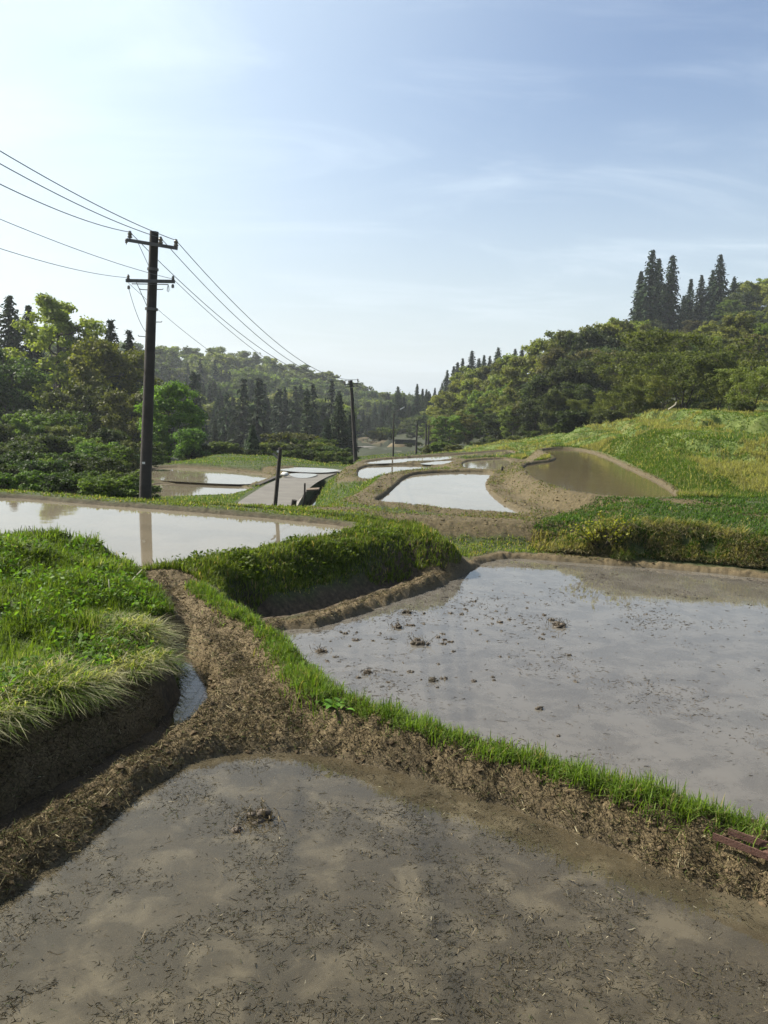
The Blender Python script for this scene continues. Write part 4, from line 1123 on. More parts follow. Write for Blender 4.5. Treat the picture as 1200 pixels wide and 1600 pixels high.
RW = [(705,612,128,'light'),(722,598,130,'olive'),(742,585,128,'light'),(765,575,125,'light'),(790,566,122,'olive'),(812,556,118,'light'),(690,650,112,'green'),(715,640,108,'olive'),(738,622,106,'light'),(762,610,104,'green'),(785,615,98,'light'),(805,600,100,'green'),
      (828,557,112,'light'),(845,552,95,'olive'),(858,528,105,'light'),(872,545,90,'brown'),(888,520,100,'light'),(905,512,98,'olive'),(930,512,95,'dark'),(950,508,98,'light'),(972,500,100,'olive'),(990,498,102,'light'),
      (860,585,80,'dark'),(885,570,78,'dark'),(910,560,80,'dark'),(935,545,84,'brown'),(955,540,86,'dark'),(842,620,78,'dark'),(870,618,73,'dark'),(900,620,72,'dark'),(820,628,84,'brown'),(800,650,84,'green'),(775,655,88,'dark'),(750,655,92,'green'),(725,672,90,'olive'),(700,680,88,'green'),(688,670,104,'brown'),
      (975,560,86,'olive'),(1000,535,92,'olive'),(1030,540,90,'brown'),(1060,520,96,'olive'),(1085,500,104,'brown'),(1110,505,100,'olive'),(1140,470,112,'green'),(1165,455,116,'dark'),(1190,440,120,'light'),(1210,432,125,'light'),(1180,490,100,'green'),(1205,480,98,'light'),(1150,520,96,'dark'),(1125,530,90,'olive'),(1205,520,110,'dark'),(1240,450,110,'olive'),(1270,470,100,'green'),(1300,440,115,'light'),(1175,440,124,'dark'),
      (1015,500,112,'dark'),(1040,505,114,'olive'),(1160,490,92,'olive'),(1195,505,90,'green'),(1215,520,88,'olive'),(1230,490,96,'green'),(1095,525,94,'green'),(1060,545,90,'light'),(1130,505,96,'light'),(1180,530,86,'brown'),(1010,520,100,'green'),(700,640,128,'olive'),(720,625,130,'green'),(690,655,126,'light'),(678,665,128,'green')]
for px, ty, d, k in RW:
    plant_px(MID[k][rng.integers(2)], "broadleaf_tree", px + rng.normal(0, 3), ty, d * (1.4 if (d < 97 or px < 1000) else 1.95), WOODL[k], "tree", "broadleaf wood on the right hillside", sx=rng.uniform(.85, 1.2), lo=5, hi=27)
for px, ty, d, k, sx in [(1020,392,118,0,1.0),(1034,404,121,3,1.0),(1050,399,119,0,1.05),(1008,424,124,3,1.1),(1079,436,128,1,1.1),(1068,462,126,2,1.0)]:
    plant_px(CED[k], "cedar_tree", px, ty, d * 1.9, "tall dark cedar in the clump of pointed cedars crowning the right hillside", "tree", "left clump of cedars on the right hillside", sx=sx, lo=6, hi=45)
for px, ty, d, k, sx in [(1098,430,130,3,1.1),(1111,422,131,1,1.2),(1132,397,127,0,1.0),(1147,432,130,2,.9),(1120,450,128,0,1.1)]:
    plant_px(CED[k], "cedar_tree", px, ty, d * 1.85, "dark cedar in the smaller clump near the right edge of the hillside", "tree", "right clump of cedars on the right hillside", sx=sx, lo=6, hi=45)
for px, ty, d, k in [(680,606,190,1),(690,598,192,3),(698,578,190,1),(708,572,192,3),(716,566,188,0),(724,560,190,1),(738,548,186,0),(749,560,188,2),(757,555,187,3),(765,556,186,1),(780,543,184,0),(790,556,183,3),(806,545,176,3),(816,541,175,1),(672,615,194,0),(731,570,186,2),(772,565,184,2)]:
    plant_px(CED[k], "cedar_tree", px, ty, d * 1.35, "small far cedar in the row stepping up the ridge left of the right hand wood", "tree", "cedars along the far ridge", sx=1.15, lo=7, hi=24)
for px, ty, d, k, sx, lb in [(625,604,262,0,1.15,"tall pointed cedar standing alone in the valley gap behind the lamp post"), (652,600,270,1,1.0,"slender cedar in the valley gap right of the lone tall one"), (666,608,272,3,1.1,"small cedar at the foot of the right ridge in the valley gap")]:
    plant_px(CED[k], "cedar_tree", px, ty, d, lb, "tree", sx=sx, lo=6, hi=28)
for px, ty, d, k, sx in [(609,628,208,2,1.1),(640,632,207,2,1.1),(598,640,212,0,1.2),(588,646,214,2,1.1),(577,650,216,0,1.1),(617,645,203,2,1.2),(632,648,203,0,1.2),(655,640,210,2,1.1),(568,640,222,1,1.2),(600,632,214,1,1.1),(585,634,220,3,1.0),(615,622,212,1,1.0),(632,620,210,3,1.1),(645,640,216,0,1.2),(556,645,225,0,1.2),(660,630,215,1,1.1),(672,640,212,2,1.2),(560,655,205,2,1.3),(575,660,200,2,1.3),(545,660,205,2,1.2),(648,655,200,2,1.2),(664,655,198,0,1.3),(680,650,190,2,1.2),(604,648,222,2,1.3),(612,650,225,0,1.3),(626,646,222,2,1.2),(642,648,222,0,1.3),(588,652,228,2,1.3),(655,656,205,2,1.3),(668,662,195,0,1.2),(574,656,230,2,1.3)]:
    plant_px(CED[k], "cedar_tree", px, ty, d * 1.3, "dark cedar in the low black clump closing the end of the valley", "tree", "cedars closing the valley", sx=sx, lo=6, hi=24)
for px, ty, d, k, sx, lb in [(531,618,120,2,1.25,"big dark cedar just left of the second utility pole"), (512,650,118,0,1.3,"lower dark cedar left of the big one by the second pole"), (548,648,124,0,1.2,"dark cedar behind the second utility pole"),
                             (396,664,78,0,1.6,"rounded dusky conifer above the lower paddies")]:
    plant_px(CED[k], "cedar_tree", px, ty, d, lb, "tree", sx=sx, lo=3, hi=24)
for px, ty, d, k, sx in [(432,614,150,0,1.1),(418,622,152,3,1.2),(446,624,150,1,1.2),(404,632,155,0,1.1),(385,636,158,3,1.2),(462,634,152,2,1.1),(480,640,150,0,1.1),(368,640,160,2,1.1),(350,644,158,0,1.1),(495,648,150,3,1.2),(335,640,160,1,1.2),(440,650,140,2,1.1),(415,655,138,2,1.1),(460,660,138,0,1.1),(375,660,142,2,1.1),(345,665,140,0,1.2),(322,660,140,3,1.2)]:
    plant_px(CED[k], "cedar_tree", px, ty, d * 1.3, "dark cedar in the plantation along the foot of the left hill", "tree", "cedar plantation in the valley", sx=sx, lo=5, hi=27)
for i in range(46):
    px = rng.uniform(235, 505); ty = 596 + 62 * rng.random() + (505 - px) * -.03; d = 150 + (660 - ty) * 1.6 + rng.uniform(-10, 10)
    plant_px(CED[rng.integers(4)], "cedar_tree", px, ty, d, "dark cedar in the plantation along the foot of the left hill", "tree", "cedar plantation in the valley", sx=rng.uniform(.9, 1.45), lo=5, hi=24)
# orchard on the terraces
for px, ty, d, sx in [(1070,548,56,1.1),(1012,585,60,1.1),(1128,560,54,1.0),(1180,572,44,1.1),(962,612,64,1.0),(1040,592,56,.9),(1225,560,46,1.1),(925,635,66,.9),(1100,585,60,1.0),(985,625,58,.9),(1150,590,52,.9),(1085,520,66,1.2),(1030,550,68,1.2),(990,570,70,1.2)]:
    plant_px(ORCH[rng.integers(3)], "orchard_tree", px, ty, d * 1.28, "low spreading olive tinted orchard tree on the grassy terrace at right", "tree", "orchard trees on the right terrace", sx=sx, lo=3, hi=10)
for px, ty, d, k in [(470,676,84,1),(492,684,82,0),(508,690,80,1),(452,692,80,2),(425,690,80,1),(350,690,76,0),(520,697,78,0),(478,700,76,2),(325,694,72,2),(395,702,74,2),(440,703,74,0),(505,704,72,0),(535,705,74,1),(300,700,68,2),(365,704,72,1),(545,712,66,0)]:
    plant_px(BUSH[k], "bush", px, ty, d, "grey green valley bush beyond the lower paddies under the cedar plantation", "bush", "bushes beyond the lower paddies", sx=rng.uniform(1, 1.4), lo=1.0, hi=6)
for px, ty, d, k in [(900,640,66,2),(940,645,66,1),(860,665,68,2),(830,672,72,0),(800,680,76,1),(775,685,80,0),(755,690,82,1),(960,640,62,1),(1020,625,58,1),(880,660,66,0),(1160,625,44,2),(1105,628,50,1)]:
    plant_px(BUSH[k], "bush", px, ty, d * 1.25, "low bush along the foot of the right hand wood above the grass", "bush", "bushes at the edge of the right wood", sx=rng.uniform(1, 1.4), lo=.8, hi=5)
for px, ty, d, k in [(690,690,86,0),(672,694,100,1),(706,694,84,1),(640,697,140,2),(660,700,110,0),(545,700,130,2),(534,702,125,1),(650,690,150,0),(590,672,196,1),(606,668,198,0)]:
    plant_px(BUSH[k], "bush", px, ty, d, "small bush among the far terraces by the distant poles", "bush", "bushes among the far terraces", sx=1.3, lo=.8, hi=5)

def hit(px, py, d0=40, d1=400):
    dd = np.linspace(d0, d1, 900); P = np.array([at_d(px, py, d) for d in dd]); z = land(P[:, 0], P[:, 1])['z']
    k = np.argmax(P[:, 2] < z) if (P[:, 2] < z).any() else len(dd) - 1
    return P[k]
for px, py, h_, k in [(594,664,9,0),(603,662,11,2),(612,664,10,1),(622,661,12,0),(632,662,10,3),(641,660,9,2),(650,658,10,0),(660,655,9,1),(668,656,8,2),(676,660,8,0),(684,655,9,2),(636,668,7,2),(584,668,9,3)]:
    p = hit(px, py, 90, 420)
    plant(CED[k], "cedar_tree", p[0], p[1], h_ * rng.uniform(.85, 1.15) / CED[k].top, "dark cedar in the low black clump closing the end of the valley", "tree", "cedars closing the valley", sx=1.25)
for px, py, h_, k in [(662,672,4,2),(672,676,4.5,0),(682,672,5,1),(690,680,5,0),(655,664,3,2),(676,690,3.5,1),(641,672,4,0),(649,677,3.5,2),(633,676,3,1),(657,681,3,0),(644,684,2.5,2)]:
    p = hit(px, py, 90, 420)
    plant(BUSH[k], "bush", p[0], p[1], h_ / BUSH[k].top, "small bush among the far terraces by the distant poles", "bush", "bushes among the far terraces", sx=1.3)

# far left hillside: crowns one can still tell apart
FARB = [Proto("hillside_tree", broad_tree(H=11, rad=5.0, cb=.08, limbs=10, subs=4, cr=1.7, nleaf=2600, leaf=.75, cA=a_, cB=b_, twigs=False, lowfill=5), 11, m_leaf) for a_, b_ in (((.075,.105,.026), (.145,.185,.045)), ((.095,.115,.030), (.185,.205,.055)), ((.052,.080,.022), (.105,.145,.036)), ((.070,.092,.034), (.13,.16,.055)))]
FARC = [Proto("hillside_cedar", cedar_tree(H=15, rad=3.0, levels=20, per=6, quads=6, size=1.1), 15, m_needle) for _ in range(2)]
FX, FY = [], []
cand = 0
pts = []
while cand < 9000 and len(pts) < 430:
    cand += 1
    a = R(rng.uniform(-23, 2.5)); r = math.sqrt(rng.uniform(150 ** 2, 520 ** 2))
    x, y = r * math.sin(a), r * math.cos(a)
    mind = 6.0 + r * .011
    if all((x - p[0]) ** 2 + (y - p[1]) ** 2 > mind ** 2 for p in pts): pts.append((x, y))
pa = np.array(pts); gz = land(pa[:, 0], pa[:, 1])['z']
ppx, ppy = proj(np.c_[pa, gz + 6])
nb = nc = 0
for (x, y), z, px, py in zip(pa, gz, ppx, ppy):
    r = math.hypot(x, y)
    if py > 700 or px < 60 or (px > 540 and r < 350) or (r < 190 and px > 500): continue
    f = float(fbm(np.array([x * .012]), np.array([y * .012]), 7, 3)[0])
    if r + 130 * f < 268:
        if nc < 290:
            e = plant(FARC[rng.integers(2)], "hillside_cedar", x, y, rng.uniform(.65, 1.05), "dark cedar among the many on the lower slope of the far left hill", "tree", "cedars on the far left hill"); nc += 1
    elif nb < 290:
        e = plant(FARB[rng.choice(4, p=[.35, .25, .25, .15])], "hillside_tree", x, y, rng.uniform(.6, 1.1), "round light green crown among the many on the hazy far left hill", "tree", "broadleaf trees on the far left hill", sx=rng.uniform(.9, 1.2)); nb += 1
print("far trees", nb, nc, len(pts))
# ------------------------------------------------------------------ poles, wires, posts
m_pole = simple_mat("tarred_pole", (.030, .025, .021), .85, .45, 3.5, bump=.35)
m_pole2 = simple_mat("weathered_pole", (.105, .092, .078), .9, .35, 3.0, bump=.2)
m_steel = simple_mat("dull_steel", (.10, .095, .09), .55, .3, 12, metal=.6)
m_porc = simple_mat("brown_porcelain", (.16, .14, .12), .25, .2, 8)
m_wire = simple_mat("wire", (.055, .055, .06), .6, .2, 5)
m_wood = simple_mat("old_wood", (.13, .095, .065), .9, .4, 7, bump=.4)
m_dark = simple_mat("blackened_wood", (.035, .028, .022), .9, .4, 7, bump=.4)
m_rust = simple_mat("rusty_steel", (.060, .030, .020), .9, .6, 22, bump=.4, col2=(.07, .03, .022))
m_conc = simple_mat("stained_concrete", (.22, .20, .175), .9, .4, 3.0, bump=.3)
m_white = simple_mat("pale_plate", (.55, .55, .52), .6, .15, 5)
def pole_thing(name, base_, top_, r0, r1, label, cat_="utility pole", group=None, mat=None):
    base_, top_ = np.array(base_, float), np.array(top_, float)
    e = empty(name, base_)
    tag(e, label, cat_, group)
    m = MB(); t = np.linspace(0, 1, 10)[:, None]
    p = base_ + (top_ - base_) * t; p[0] -= np.array([0, 0, .5])
    m.tube(p, np.linspace(r0, r1, 10), 16)
    m.build("pole", mat or m_pole, e, loc=base_)
    for o in e.children: o.location = (0, 0, 0)
    return e
def part(mb, name, mat, e, smooth=True):
    o = mb.build(name, mat, e, smooth=smooth, loc=np.array(e.location))
    o.location = (0, 0, 0)
    return o
def sub(mb, name, mat, o, e, smooth=True):
    return_o = mb.build(name, mat, o, smooth=smooth, loc=np.array(e.location)); return_o.location = (0, 0, 0)
    return return_o
def insulator(mb, p, s=1.0):
    p = np.asarray(p, float)
    mb.lathe(p, (0, 0, 1), [(0, .015 * s), (.05 * s, .016 * s), (.055 * s, .045 * s), (.085 * s, .05 * s), (.095 * s, .03 * s), (.115 * s, .042 * s), (.15 * s, .045 * s), (.165 * s, .03 * s), (.19 * s, .028 * s), (.20 * s, .001)], 10)
    return p + np.array([0, 0, .17 * s])
def P1(px, py, dd=0.0): return at_d(px, py, D1 + dd)
# first pole: stands on the far bank of the left paddy
D1 = 21.0
b1 = at_d(226, 786, D1); b1[2] = ground_z(b1[0], b1[1]) - .02; t1 = P1(241, 362)
pole1 = pole_thing("utility_pole", b1, t1, .150, .104, "tall dark utility pole in the left foreground standing at the edge of the pond")
axis = (t1 - b1) / np.linalg.norm(t1 - b1)
la, ra = P1(199, 375, -.10), P1(277, 388, -.20)
m = MB(); m.bar(la, ra, .075, .075); arm = part(m, "crossarm", m_steel, pole1, smooth=False)
br = MB(); br.bar(P1(216, 380, -.16), P1(233.5, 418, -.10), .035, .012); sub(br, "brace", m_steel, arm, pole1, smooth=False)
ins_top = []
for px, py, dd in [(203, 378, -.10), (251, 387, -.17), (275, 391, -.20)]:
    m = MB(); base_i = P1(px, py, dd); base_i[2] += .03; ins_top.append(insulator(m, base_i, 1.15)); sub(m, "insulator", m_porc, arm, pole1)
m = MB(); insulator(m, P1(198, 382, -.1) + np.array([-.01, 0, .0]), .7); sub(m, "insulator", m_porc, arm, pole1)
la2, ra2 = P1(197, 438.5, -.12), P1(273, 440, -.16)
m = MB(); m.bar(la2, ra2, .075, .075); arm2 = part(m, "crossarm", m_steel, pole1, smooth=False)
br = MB(); br.bar(P1(213, 441, -.15), P1(230, 479, -.12), .035, .012); sub(br, "brace", m_steel, arm2, pole1, smooth=False)
ins_low = []
for px, py in [(200.5, 440), (270.5, 442)]:
    m = MB(); p = P1(px, py, -.14); p[2] += .02; insulator(m, p, .75); sub(m, "insulator", m_porc, arm2, pole1); ins_low.append(p + np.array([0, 0, .07]))
for px, py in [(201, 446), (270, 444)]:
    m = MB(); p = P1(px, py, -.14); m.lathe(p, (0, 0, -1), [(0, .02), (.03, .035), (.08, .035), (.09, .015)], 8); sub(m, "insulator", m_porc, arm2, pole1)
m = MB(); m.bar(P1(206, 443.5, -.2), P1(263, 444.5, -.2), .03, .018); part(m, "conduit_rail", m_steel, pole1, smooth=False)
m = MB(); lp = [P1(262.8 + a, 445 + b, -.2) for a, b in [(0, 0), (-1.3, 6), (-1.5, 10), (0, 11), (1.3, 9), (1, 4), (0, 0)]]; m.tube(lp, .008, 5); part(m, "jumper_loop", m_wire, pole1)
def pole_at(py):
    u = (786 - py) / (786 - 362.0); return b1 + (t1 - b1) * u
for py in (480, 419):
    c_ = pole_at(py); m = MB(); m.tube([c_ - axis * .03, c_ + axis * .03], [.155, .155] if py > 450 else [.135, .135], 16); part(m, "clamp_band", m_steel, pole1)
for py, s_ in [(450, 1), (451, -1), (500, 1), (523, -1), (548, 1), (572, -1), (597, 1)]:
    c_ = pole_at(py); m = MB(); m.tube([c_ + np.array([s_ * .08, -.05, 0]), c_ + np.array([s_ * .27, -.06, .005]), c_ + np.array([s_ * .28, -.06, .03])], .010, 6); part(m, "step_bolt", m_steel, pole1)
m = MB(); c_ = pole_at(722); m.box(c_ + np.array([-.02, -.145, 0]), (.07, .012, .05)); part(m, "number_plate", m_white, pole1, smooth=False)

# second pole, by the small bright pond
D2 = 48.5
b2 = at_d(557, 724, D2); b2[2] = min(b2[2], ground_z(b2[0], b2[1])) - .05; t2 = at_d(548.5, 594, D2)
pole2 = pole_thing("utility_pole", b2, t2, .125, .085, "second utility pole leaning left with two short crossarms beside the small bright pond", mat=m_pole)
ends2 = []
m = MB(); m.bar(at_d(537.5, 601.5, D2), at_d(560, 598.5, D2), .06, .06); a2 = part(m, "crossarm", m_steel, pole2, smooth=False)
for px, py in [(538, 601), (545, 600), (559, 598)]:
    m = MB(); p = at_d(px, py, D2); p[2] += .02; ends2.append(insulator(m, p, 1.0)); sub(m, "insulator", m_porc, a2, pole2)
m = MB(); m.bar(at_d(538.5, 605, D2), at_d(559.5, 603, D2), .05, .05); a3 = part(m, "crossarm", m_steel, pole2, smooth=False)
low2 = [at_d(540, 604.5, D2), at_d(558, 603, D2)]
for p in low2:
    m = MB(); insulator(m, p, .6); sub(m, "insulator", m_porc, a3, pole2)
for py in (640, 660, 680, 700):
    c_ = b2 + (t2 - b2) * ((724 - py) / 130.0); m = MB(); m.tube([c_ + np.array([.05, -.04, 0]), c_ + np.array([.2, -.05, 0])], .009, 5); part(m, "step_bolt", m_steel, pole2)

# lamp post and the far poles
D3 = 58.0
b3 = at_d(614.5, 713, D3); b3[2] = ground_z(b3[0], b3[1]); t3 = at_d(615.5, 646, D3)
lamp = pole_thing("lamp_post", b3, t3, .062, .045, "thin lamp post with a slanting arm standing behind the bright pond", "lamp post", mat=m_pole)
m = MB(); m.tube([at_d(615.4, 650, D3), at_d(616.5, 646, D3), at_d(622, 641.5, D3), at_d(626, 639, D3)], .022, 6); armo = part(m, "lamp_arm", m_steel, lamp)
m = MB(); m.bar(at_d(625, 639.8, D3), at_d(632, 635.8, D3), .16, .07); part(m, "lamp_head", m_white, lamp, smooth=False)
for px, yb, yt, d, lb in [(650.5, 704, 662, 100, "dark far pole rising before the brown mound, left of a close pair"), (665, 704, 662, 118, "left one of the close pair of thin far poles"), (669, 704, 664, 112, "right one of the close pair of thin far poles")]:
    b_ = at_d(px, yb, d); t_ = at_d(px + 1.2, yt, d); b_[2] = ground_z(b_[0], b_[1])
    e = pole_thing("utility_pole", b_, t_, .13, .09, lb, mat=m_pole)
    m = MB(); m.bar(t_ + np.array([-.45, 0, -.2]), t_ + np.array([.45, 0, -.2]), .07, .07); part(m, "crossarm", m_steel, e, smooth=False)

# wires
def wire(a, b, sag, rad, label, ext=1.0, k=28, group="overhead wires"):
    a, b = np.asarray(a, float), np.asarray(b, float)
    t = np.linspace(0, ext, k)[:, None]
    p = a + (b - a) * t - np.array([0, 0, 1.0]) * (4 * sag * t * (1 - t))
    m = MB(); m.tube(p, rad if np.isscalar(rad) else np.linspace(rad[0], rad[1], k), 6)
    o = m.build("overhead_wire", m_wire, None, loc=a)
    return tag(o, label, "wire", group)
names3 = ["left", "middle", "right"]
for (a, b, lbn) in zip(ins_top, ends2, names3):
    wire(a, b, .95, (.0085, .0115), f"{lbn} of the three thick wires sagging from the near pole to the second pole")
for a, (px, py), lbn in zip(ins_top, [(0, 262), (0, 230), (0, 210)], ["lowest", "middle", "highest"]):
    q = at_d(px, py, 12.5); wire(a, a + (q - a) * 2.0 + np.array([0, 0, .25]), .35, (.0085, .006), f"{lbn} of the three thick wires running from the near pole off the left edge")
for a, (px, py), lbn in zip(ins_low, [(0, 368), (0, 322)], ["lower", "upper"]):
    q = at_d(px, py, 12.5); wire(a, a + (q - a) * 2.0 + np.array([0, 0, .2]), .28, (.0058, .004), f"{lbn} of the two thin wires running from the lower crossarm off the left edge")
wire(ins_low[0] + np.array([0, 0, -.12]), low2[0], 1.35, (.005, .0085), "thin low wire passing behind the near pole and sagging towards the far hill")
wire(ins_low[1], low2[1], 1.0, (.0065, .0085), "thin wire leaving the right end of the lower crossarm beside the thick wires")
c0_, c1_ = P1(201, 450, -.14), pole_at(515) + np.array([-.12, -.02, 0])
wire(c0_, c1_, .12, .006, "slack service wire hanging from the lower crossarm back to the near pole shaft")

# small leaning post by the road
D4 = 23.0
b4 = at_d(426, 797, D4); b4[2] = ground_z(b4[0], b4[1]) - .02; t4 = at_d(438, 700, D4)
post = pole_thing("leaning_post", b4, t4, .058, .050, "short dark post leaning right at the roadside with a pale board near its top", "post", mat=m_dark)
m = MB(); m.bar(at_d(426, 708, D4 - .1), at_d(434, 716, D4 - .1), .035, .05); part(m, "pale_board", m_conc, post, smooth=False)
m = MB(); m.box(at_d(434, 705.5, D4 - .09), (.05, .03, .05)); part(m, "bracket", m_white, post, smooth=False)
def stake(px, yb, yt, d, r, label, lean=0.0, mat=None, name="stake", taper=.85, group=None):
    b_ = at_d(px, yb, d); z0 = ground_z(b_[0], b_[1]); b_[2] = min(b_[2], z0); t_ = at_d(px + lean, yt, d)
    m = MB(); p = b_ + (t_ - b_) * np.linspace(-.12, 1, 5)[:, None]
    p[1:-1] += rng.normal(0, r * .15, (3, 3))
    m.tube(p, r * np.linspace(1, taper, 5), 8)
    return tag(m.build(name, mat or m_wood, None, loc=b_), label, "stake", group)
stake(476, 770, 755, 36, .045, "thin upright stake beside the plank bridge over the roadside ditch", .3, m_dark)
stake(457, 800, 781, 27.5, .10, "stout dark stump of a post at the near end of the roadside ditch", 3, m_dark)
stake(783, 743, 729, 36, .06, "short dark stake on the brown bank between the bright pond and the upper pond", 2, m_dark)
stake(437, 795, 790, 25.5, .05, "low dark stub beside the leaning post", 1, m_dark)
# concrete edging of the road
def edge_wall(pix, d_in, h, w_, label, name="kerb_wall", mat=None, ztop=None):
    P = np.array([at_z(px, py, z) for px, py, z in pix]); P = chaikin(P, 2, False)
    m = MB()
    n_ = len(P); t = np.gradient(P[:, :2], axis=0); t /= np.linalg.norm(t, axis=1)[:, None]; nn = np.c_[-t[:, 1], t[:, 0]] * w_ / 2
    lo = P.copy(); lo[:, 2] -= h + .5
    V = np.concatenate([np.c_[P[:, :2] + nn, P[:, 2]], np.c_[P[:, :2] - nn, P[:, 2]], np.c_[P[:, :2] + nn, lo[:, 2]], np.c_[P[:, :2] - nn, lo[:, 2]]])
    i = np.arange(n_ - 1)
    q = np.concatenate([np.stack([i, i + n_, i + n_ + 1, i + 1], 1), np.stack([i + 2 * n_, i, i + 1, i + 2 * n_ + 1], 1), np.stack([i + n_, i + 3 * n_, i + 3 * n_ + 1, i + n_ + 1], 1), [[0, 2 * n_, 3 * n_, n_], [n_ - 1, 2 * n_ - 1, 4 * n_ - 1, 3 * n_ - 1]]])
    c_ = P.mean(0); m._add(V, q)
    return tag(m.build(name, mat or m_conc, None, smooth=False, loc=c_), label, "kerb")
edge_wall([(372,793,-4.28),(386,778,-4.38),(399,761,-4.5)], 0, .3, .22, "dark kerb wall along the left side of the road by the nearer lower paddy", mat=m_dark)
edge_wall([(402,757,-4.45),(425,747,-4.5),(440,741,-4.55)], 0, .3, .22, "dark kerb wall along the left side of the road by the middle lower paddy", mat=m_dark)
edge_wall([(462,741.5,-4.5),(480,736,-4.55),(511,731.5,-4.6)], 0, .3, .22, "farthest dark kerb wall on the left side of the road", mat=m_dark)
edge_wall([(455,803,-4.05),(464,785,-4.22),(474,769,-4.38),(482,758,-4.5)], 0, .5, .16, "pale concrete kerb between the road and the roadside ditch")
m = MB()
pa_, pb_ = at_z(479, 766, -4.30), at_z(498, 765, -4.25)
for k in range(3): m.bar(pa_ + np.array([0, .24 * k, 0]), pb_ + np.array([0, .24 * k, 0]), .22, .07)
tag(m.build("plank_bridge", m_wood, None, smooth=False, loc=pa_), "little brown plank bridge across the roadside ditch", "bridge")
m = MB(); V_, F_, _ = lumps(np.array([at_z(445, 741, -4.35)]), [.22], .6, 2, .12); m._add(V_, None, F_)
tag(m.build("white_sack", m_white, None, loc=at_z(445, 741, -4.35)), "small white sack lying by the far bend of the road", "sack")
# dead branch and twig on the brown bank
m = MB(); D5 = 20.6
m.tube([at_d(818, 842, D5), at_d(826, 828, D5), at_d(833, 814, D5), at_d(838, 806, D5)], [.022, .02, .014, .008], 6)
m.tube([at_d(829, 822, D5), at_d(840, 815, D5), at_d(851, 806, D5)], [.012, .009, .005], 5)
tag(m.build("dead_branch", m_dark, None, loc=at_d(818, 842, D5)), "forked dead branch stuck upright in front of the brown bank", "branch")
m = MB(); m.tube([at_d(797, 845, 20.2), at_d(800, 838, 20.2), at_d(797, 834, 20.2)], [.018, .014, .01], 5)
tag(m.build("dead_branch", m_dark, None, loc=at_d(797, 845, 20.2)), "short twig stub left of the forked dead branch", "branch")

# yellow flowering shrub below the right bank
shr = MB(); Pq, Cq = [], []
c0 = at_d(940, 868, 18.7); c0[2] = ground_z(c0[0], c0[1])
for i in range(26):
    a = rng.uniform(0, 6.283); ln = rng.uniform(.3, .75); sp_ = rng.uniform(.15, .75)
    e_ = np.array([math.cos(a) * sp_ * 1.1, math.sin(a) * sp_ * .5, ln])
    p = limb(np.array([rng.normal(0, .12), rng.normal(0, .06), -.05]), e_, .02, 6, .03)
    shr.tube(p, np.linspace(.011, .004, 6), 4, caps=False)
    k = 22; s = rng.integers(2, 6, k); q = p[s] + rng.normal(0, .05, (k, 3)); Pq.append(q)
    Cq.append(np.array((.20, .19, .035)) * rng.uniform(.5, 1.25, (k, 1)))
e = empty("yellow_shrub", c0); tag(e, "thin twiggy shrub with pale yellow flowers below the bank at right", "shrub")
link("twigs", wood_mesh("twigs", shr), e)
link("blossom", crown_mesh("blossom", leaf_quads(np.concatenate(Pq), .055, np.concatenate(Cq)), m_leaf), e)

# rusty steel frame lying on the bank at the right edge
e = empty("rusty_frame", at_z(1150, 1318, -2.72)); tag(e, "rusty steel frame of two long rails lying in the grass at the bottom right", "metal frame")
ra0, ra1 = at_z(1114, 1303, -2.63), at_z(1330, 1386, -2.63)
rb0, rb1 = at_z(1138, 1296, -2.60), at_z(1350, 1370, -2.60)
for a_, b_ in ((ra0, ra1), (rb0, rb1)):
    m = MB(); m.bar(a_ + np.array([0, 0, -.012]), b_ + np.array([0, 0, -.012]), .008, .042); part(m, "rail", m_rust, e, smooth=False)
for u in (.34, .55, .78):
    m = MB(); m.bar(ra0 + (ra1 - ra0) * u + np.array([0, .01, -.04]), rb0 + (rb1 - rb0) * u + np.array([0, -.01, -.04]), .03, .02); part(m, "rung", m_rust, e, smooth=False)

# broad leaved weeds along the path
def leaf_carpet(name, x, y, hmax, size, ca, cb_, label):
    z = land(x, y)['z']; n = len(x)
    hh = np.abs(rng.normal(0, .5, n)).clip(0, 1.2) * hmax
    u = rng.random((n, 1)); col = (np.array(ca) * (1 - u) + np.array(cb_) * u) * rng.uniform(.7, 1.25, (n, 1))
    V, F, C = leaf_quads(np.c_[x, y, z + hh], size * rng.uniform(.5, 1.4, n), col, jitter=.55, asp=1.7)
    me = np_mesh(name, V, [F], [m_leaf], {"Col": ('FLOAT_COLOR', C)})
    return tag(link(name, me), label, "weeds", kind='stuff')
x, y = scatter(60000, -33, -9, 5, 14); d = sdf(MOUND_O, x, y, 1)
kk = (d < -.02) & (fbm(x * 1.4, y * 1.4, 141, 3) > .08)
leaf_carpet("mound_weeds", x[kk], y[kk], .17, .034, (.055, .110, .014), (.130, .195, .030), "patches of small leafy weeds among the grass on the mound")
x, y = scatter(120000, -20, 6, 10, 20); g = land(x, y)
kk = (g['SD']['C'] > .25) & (g['SD']['C'] < 1.15) & (y < 17) & (g['mud'] < .4) & (g['mound'] < .2) & (fbm(x * 1.7, y * 1.7, 143, 3) > .0) & (g['z'] > -3.2)
leaf_carpet("bank_weeds", x[kk], y[kk], .14, .038, (.055, .095, .014), (.125, .175, .030), "patches of small leafy weeds on the bank between the left pond and the wide paddy")
m_weed = leaf_mat("weed_leaves", .35, .45)
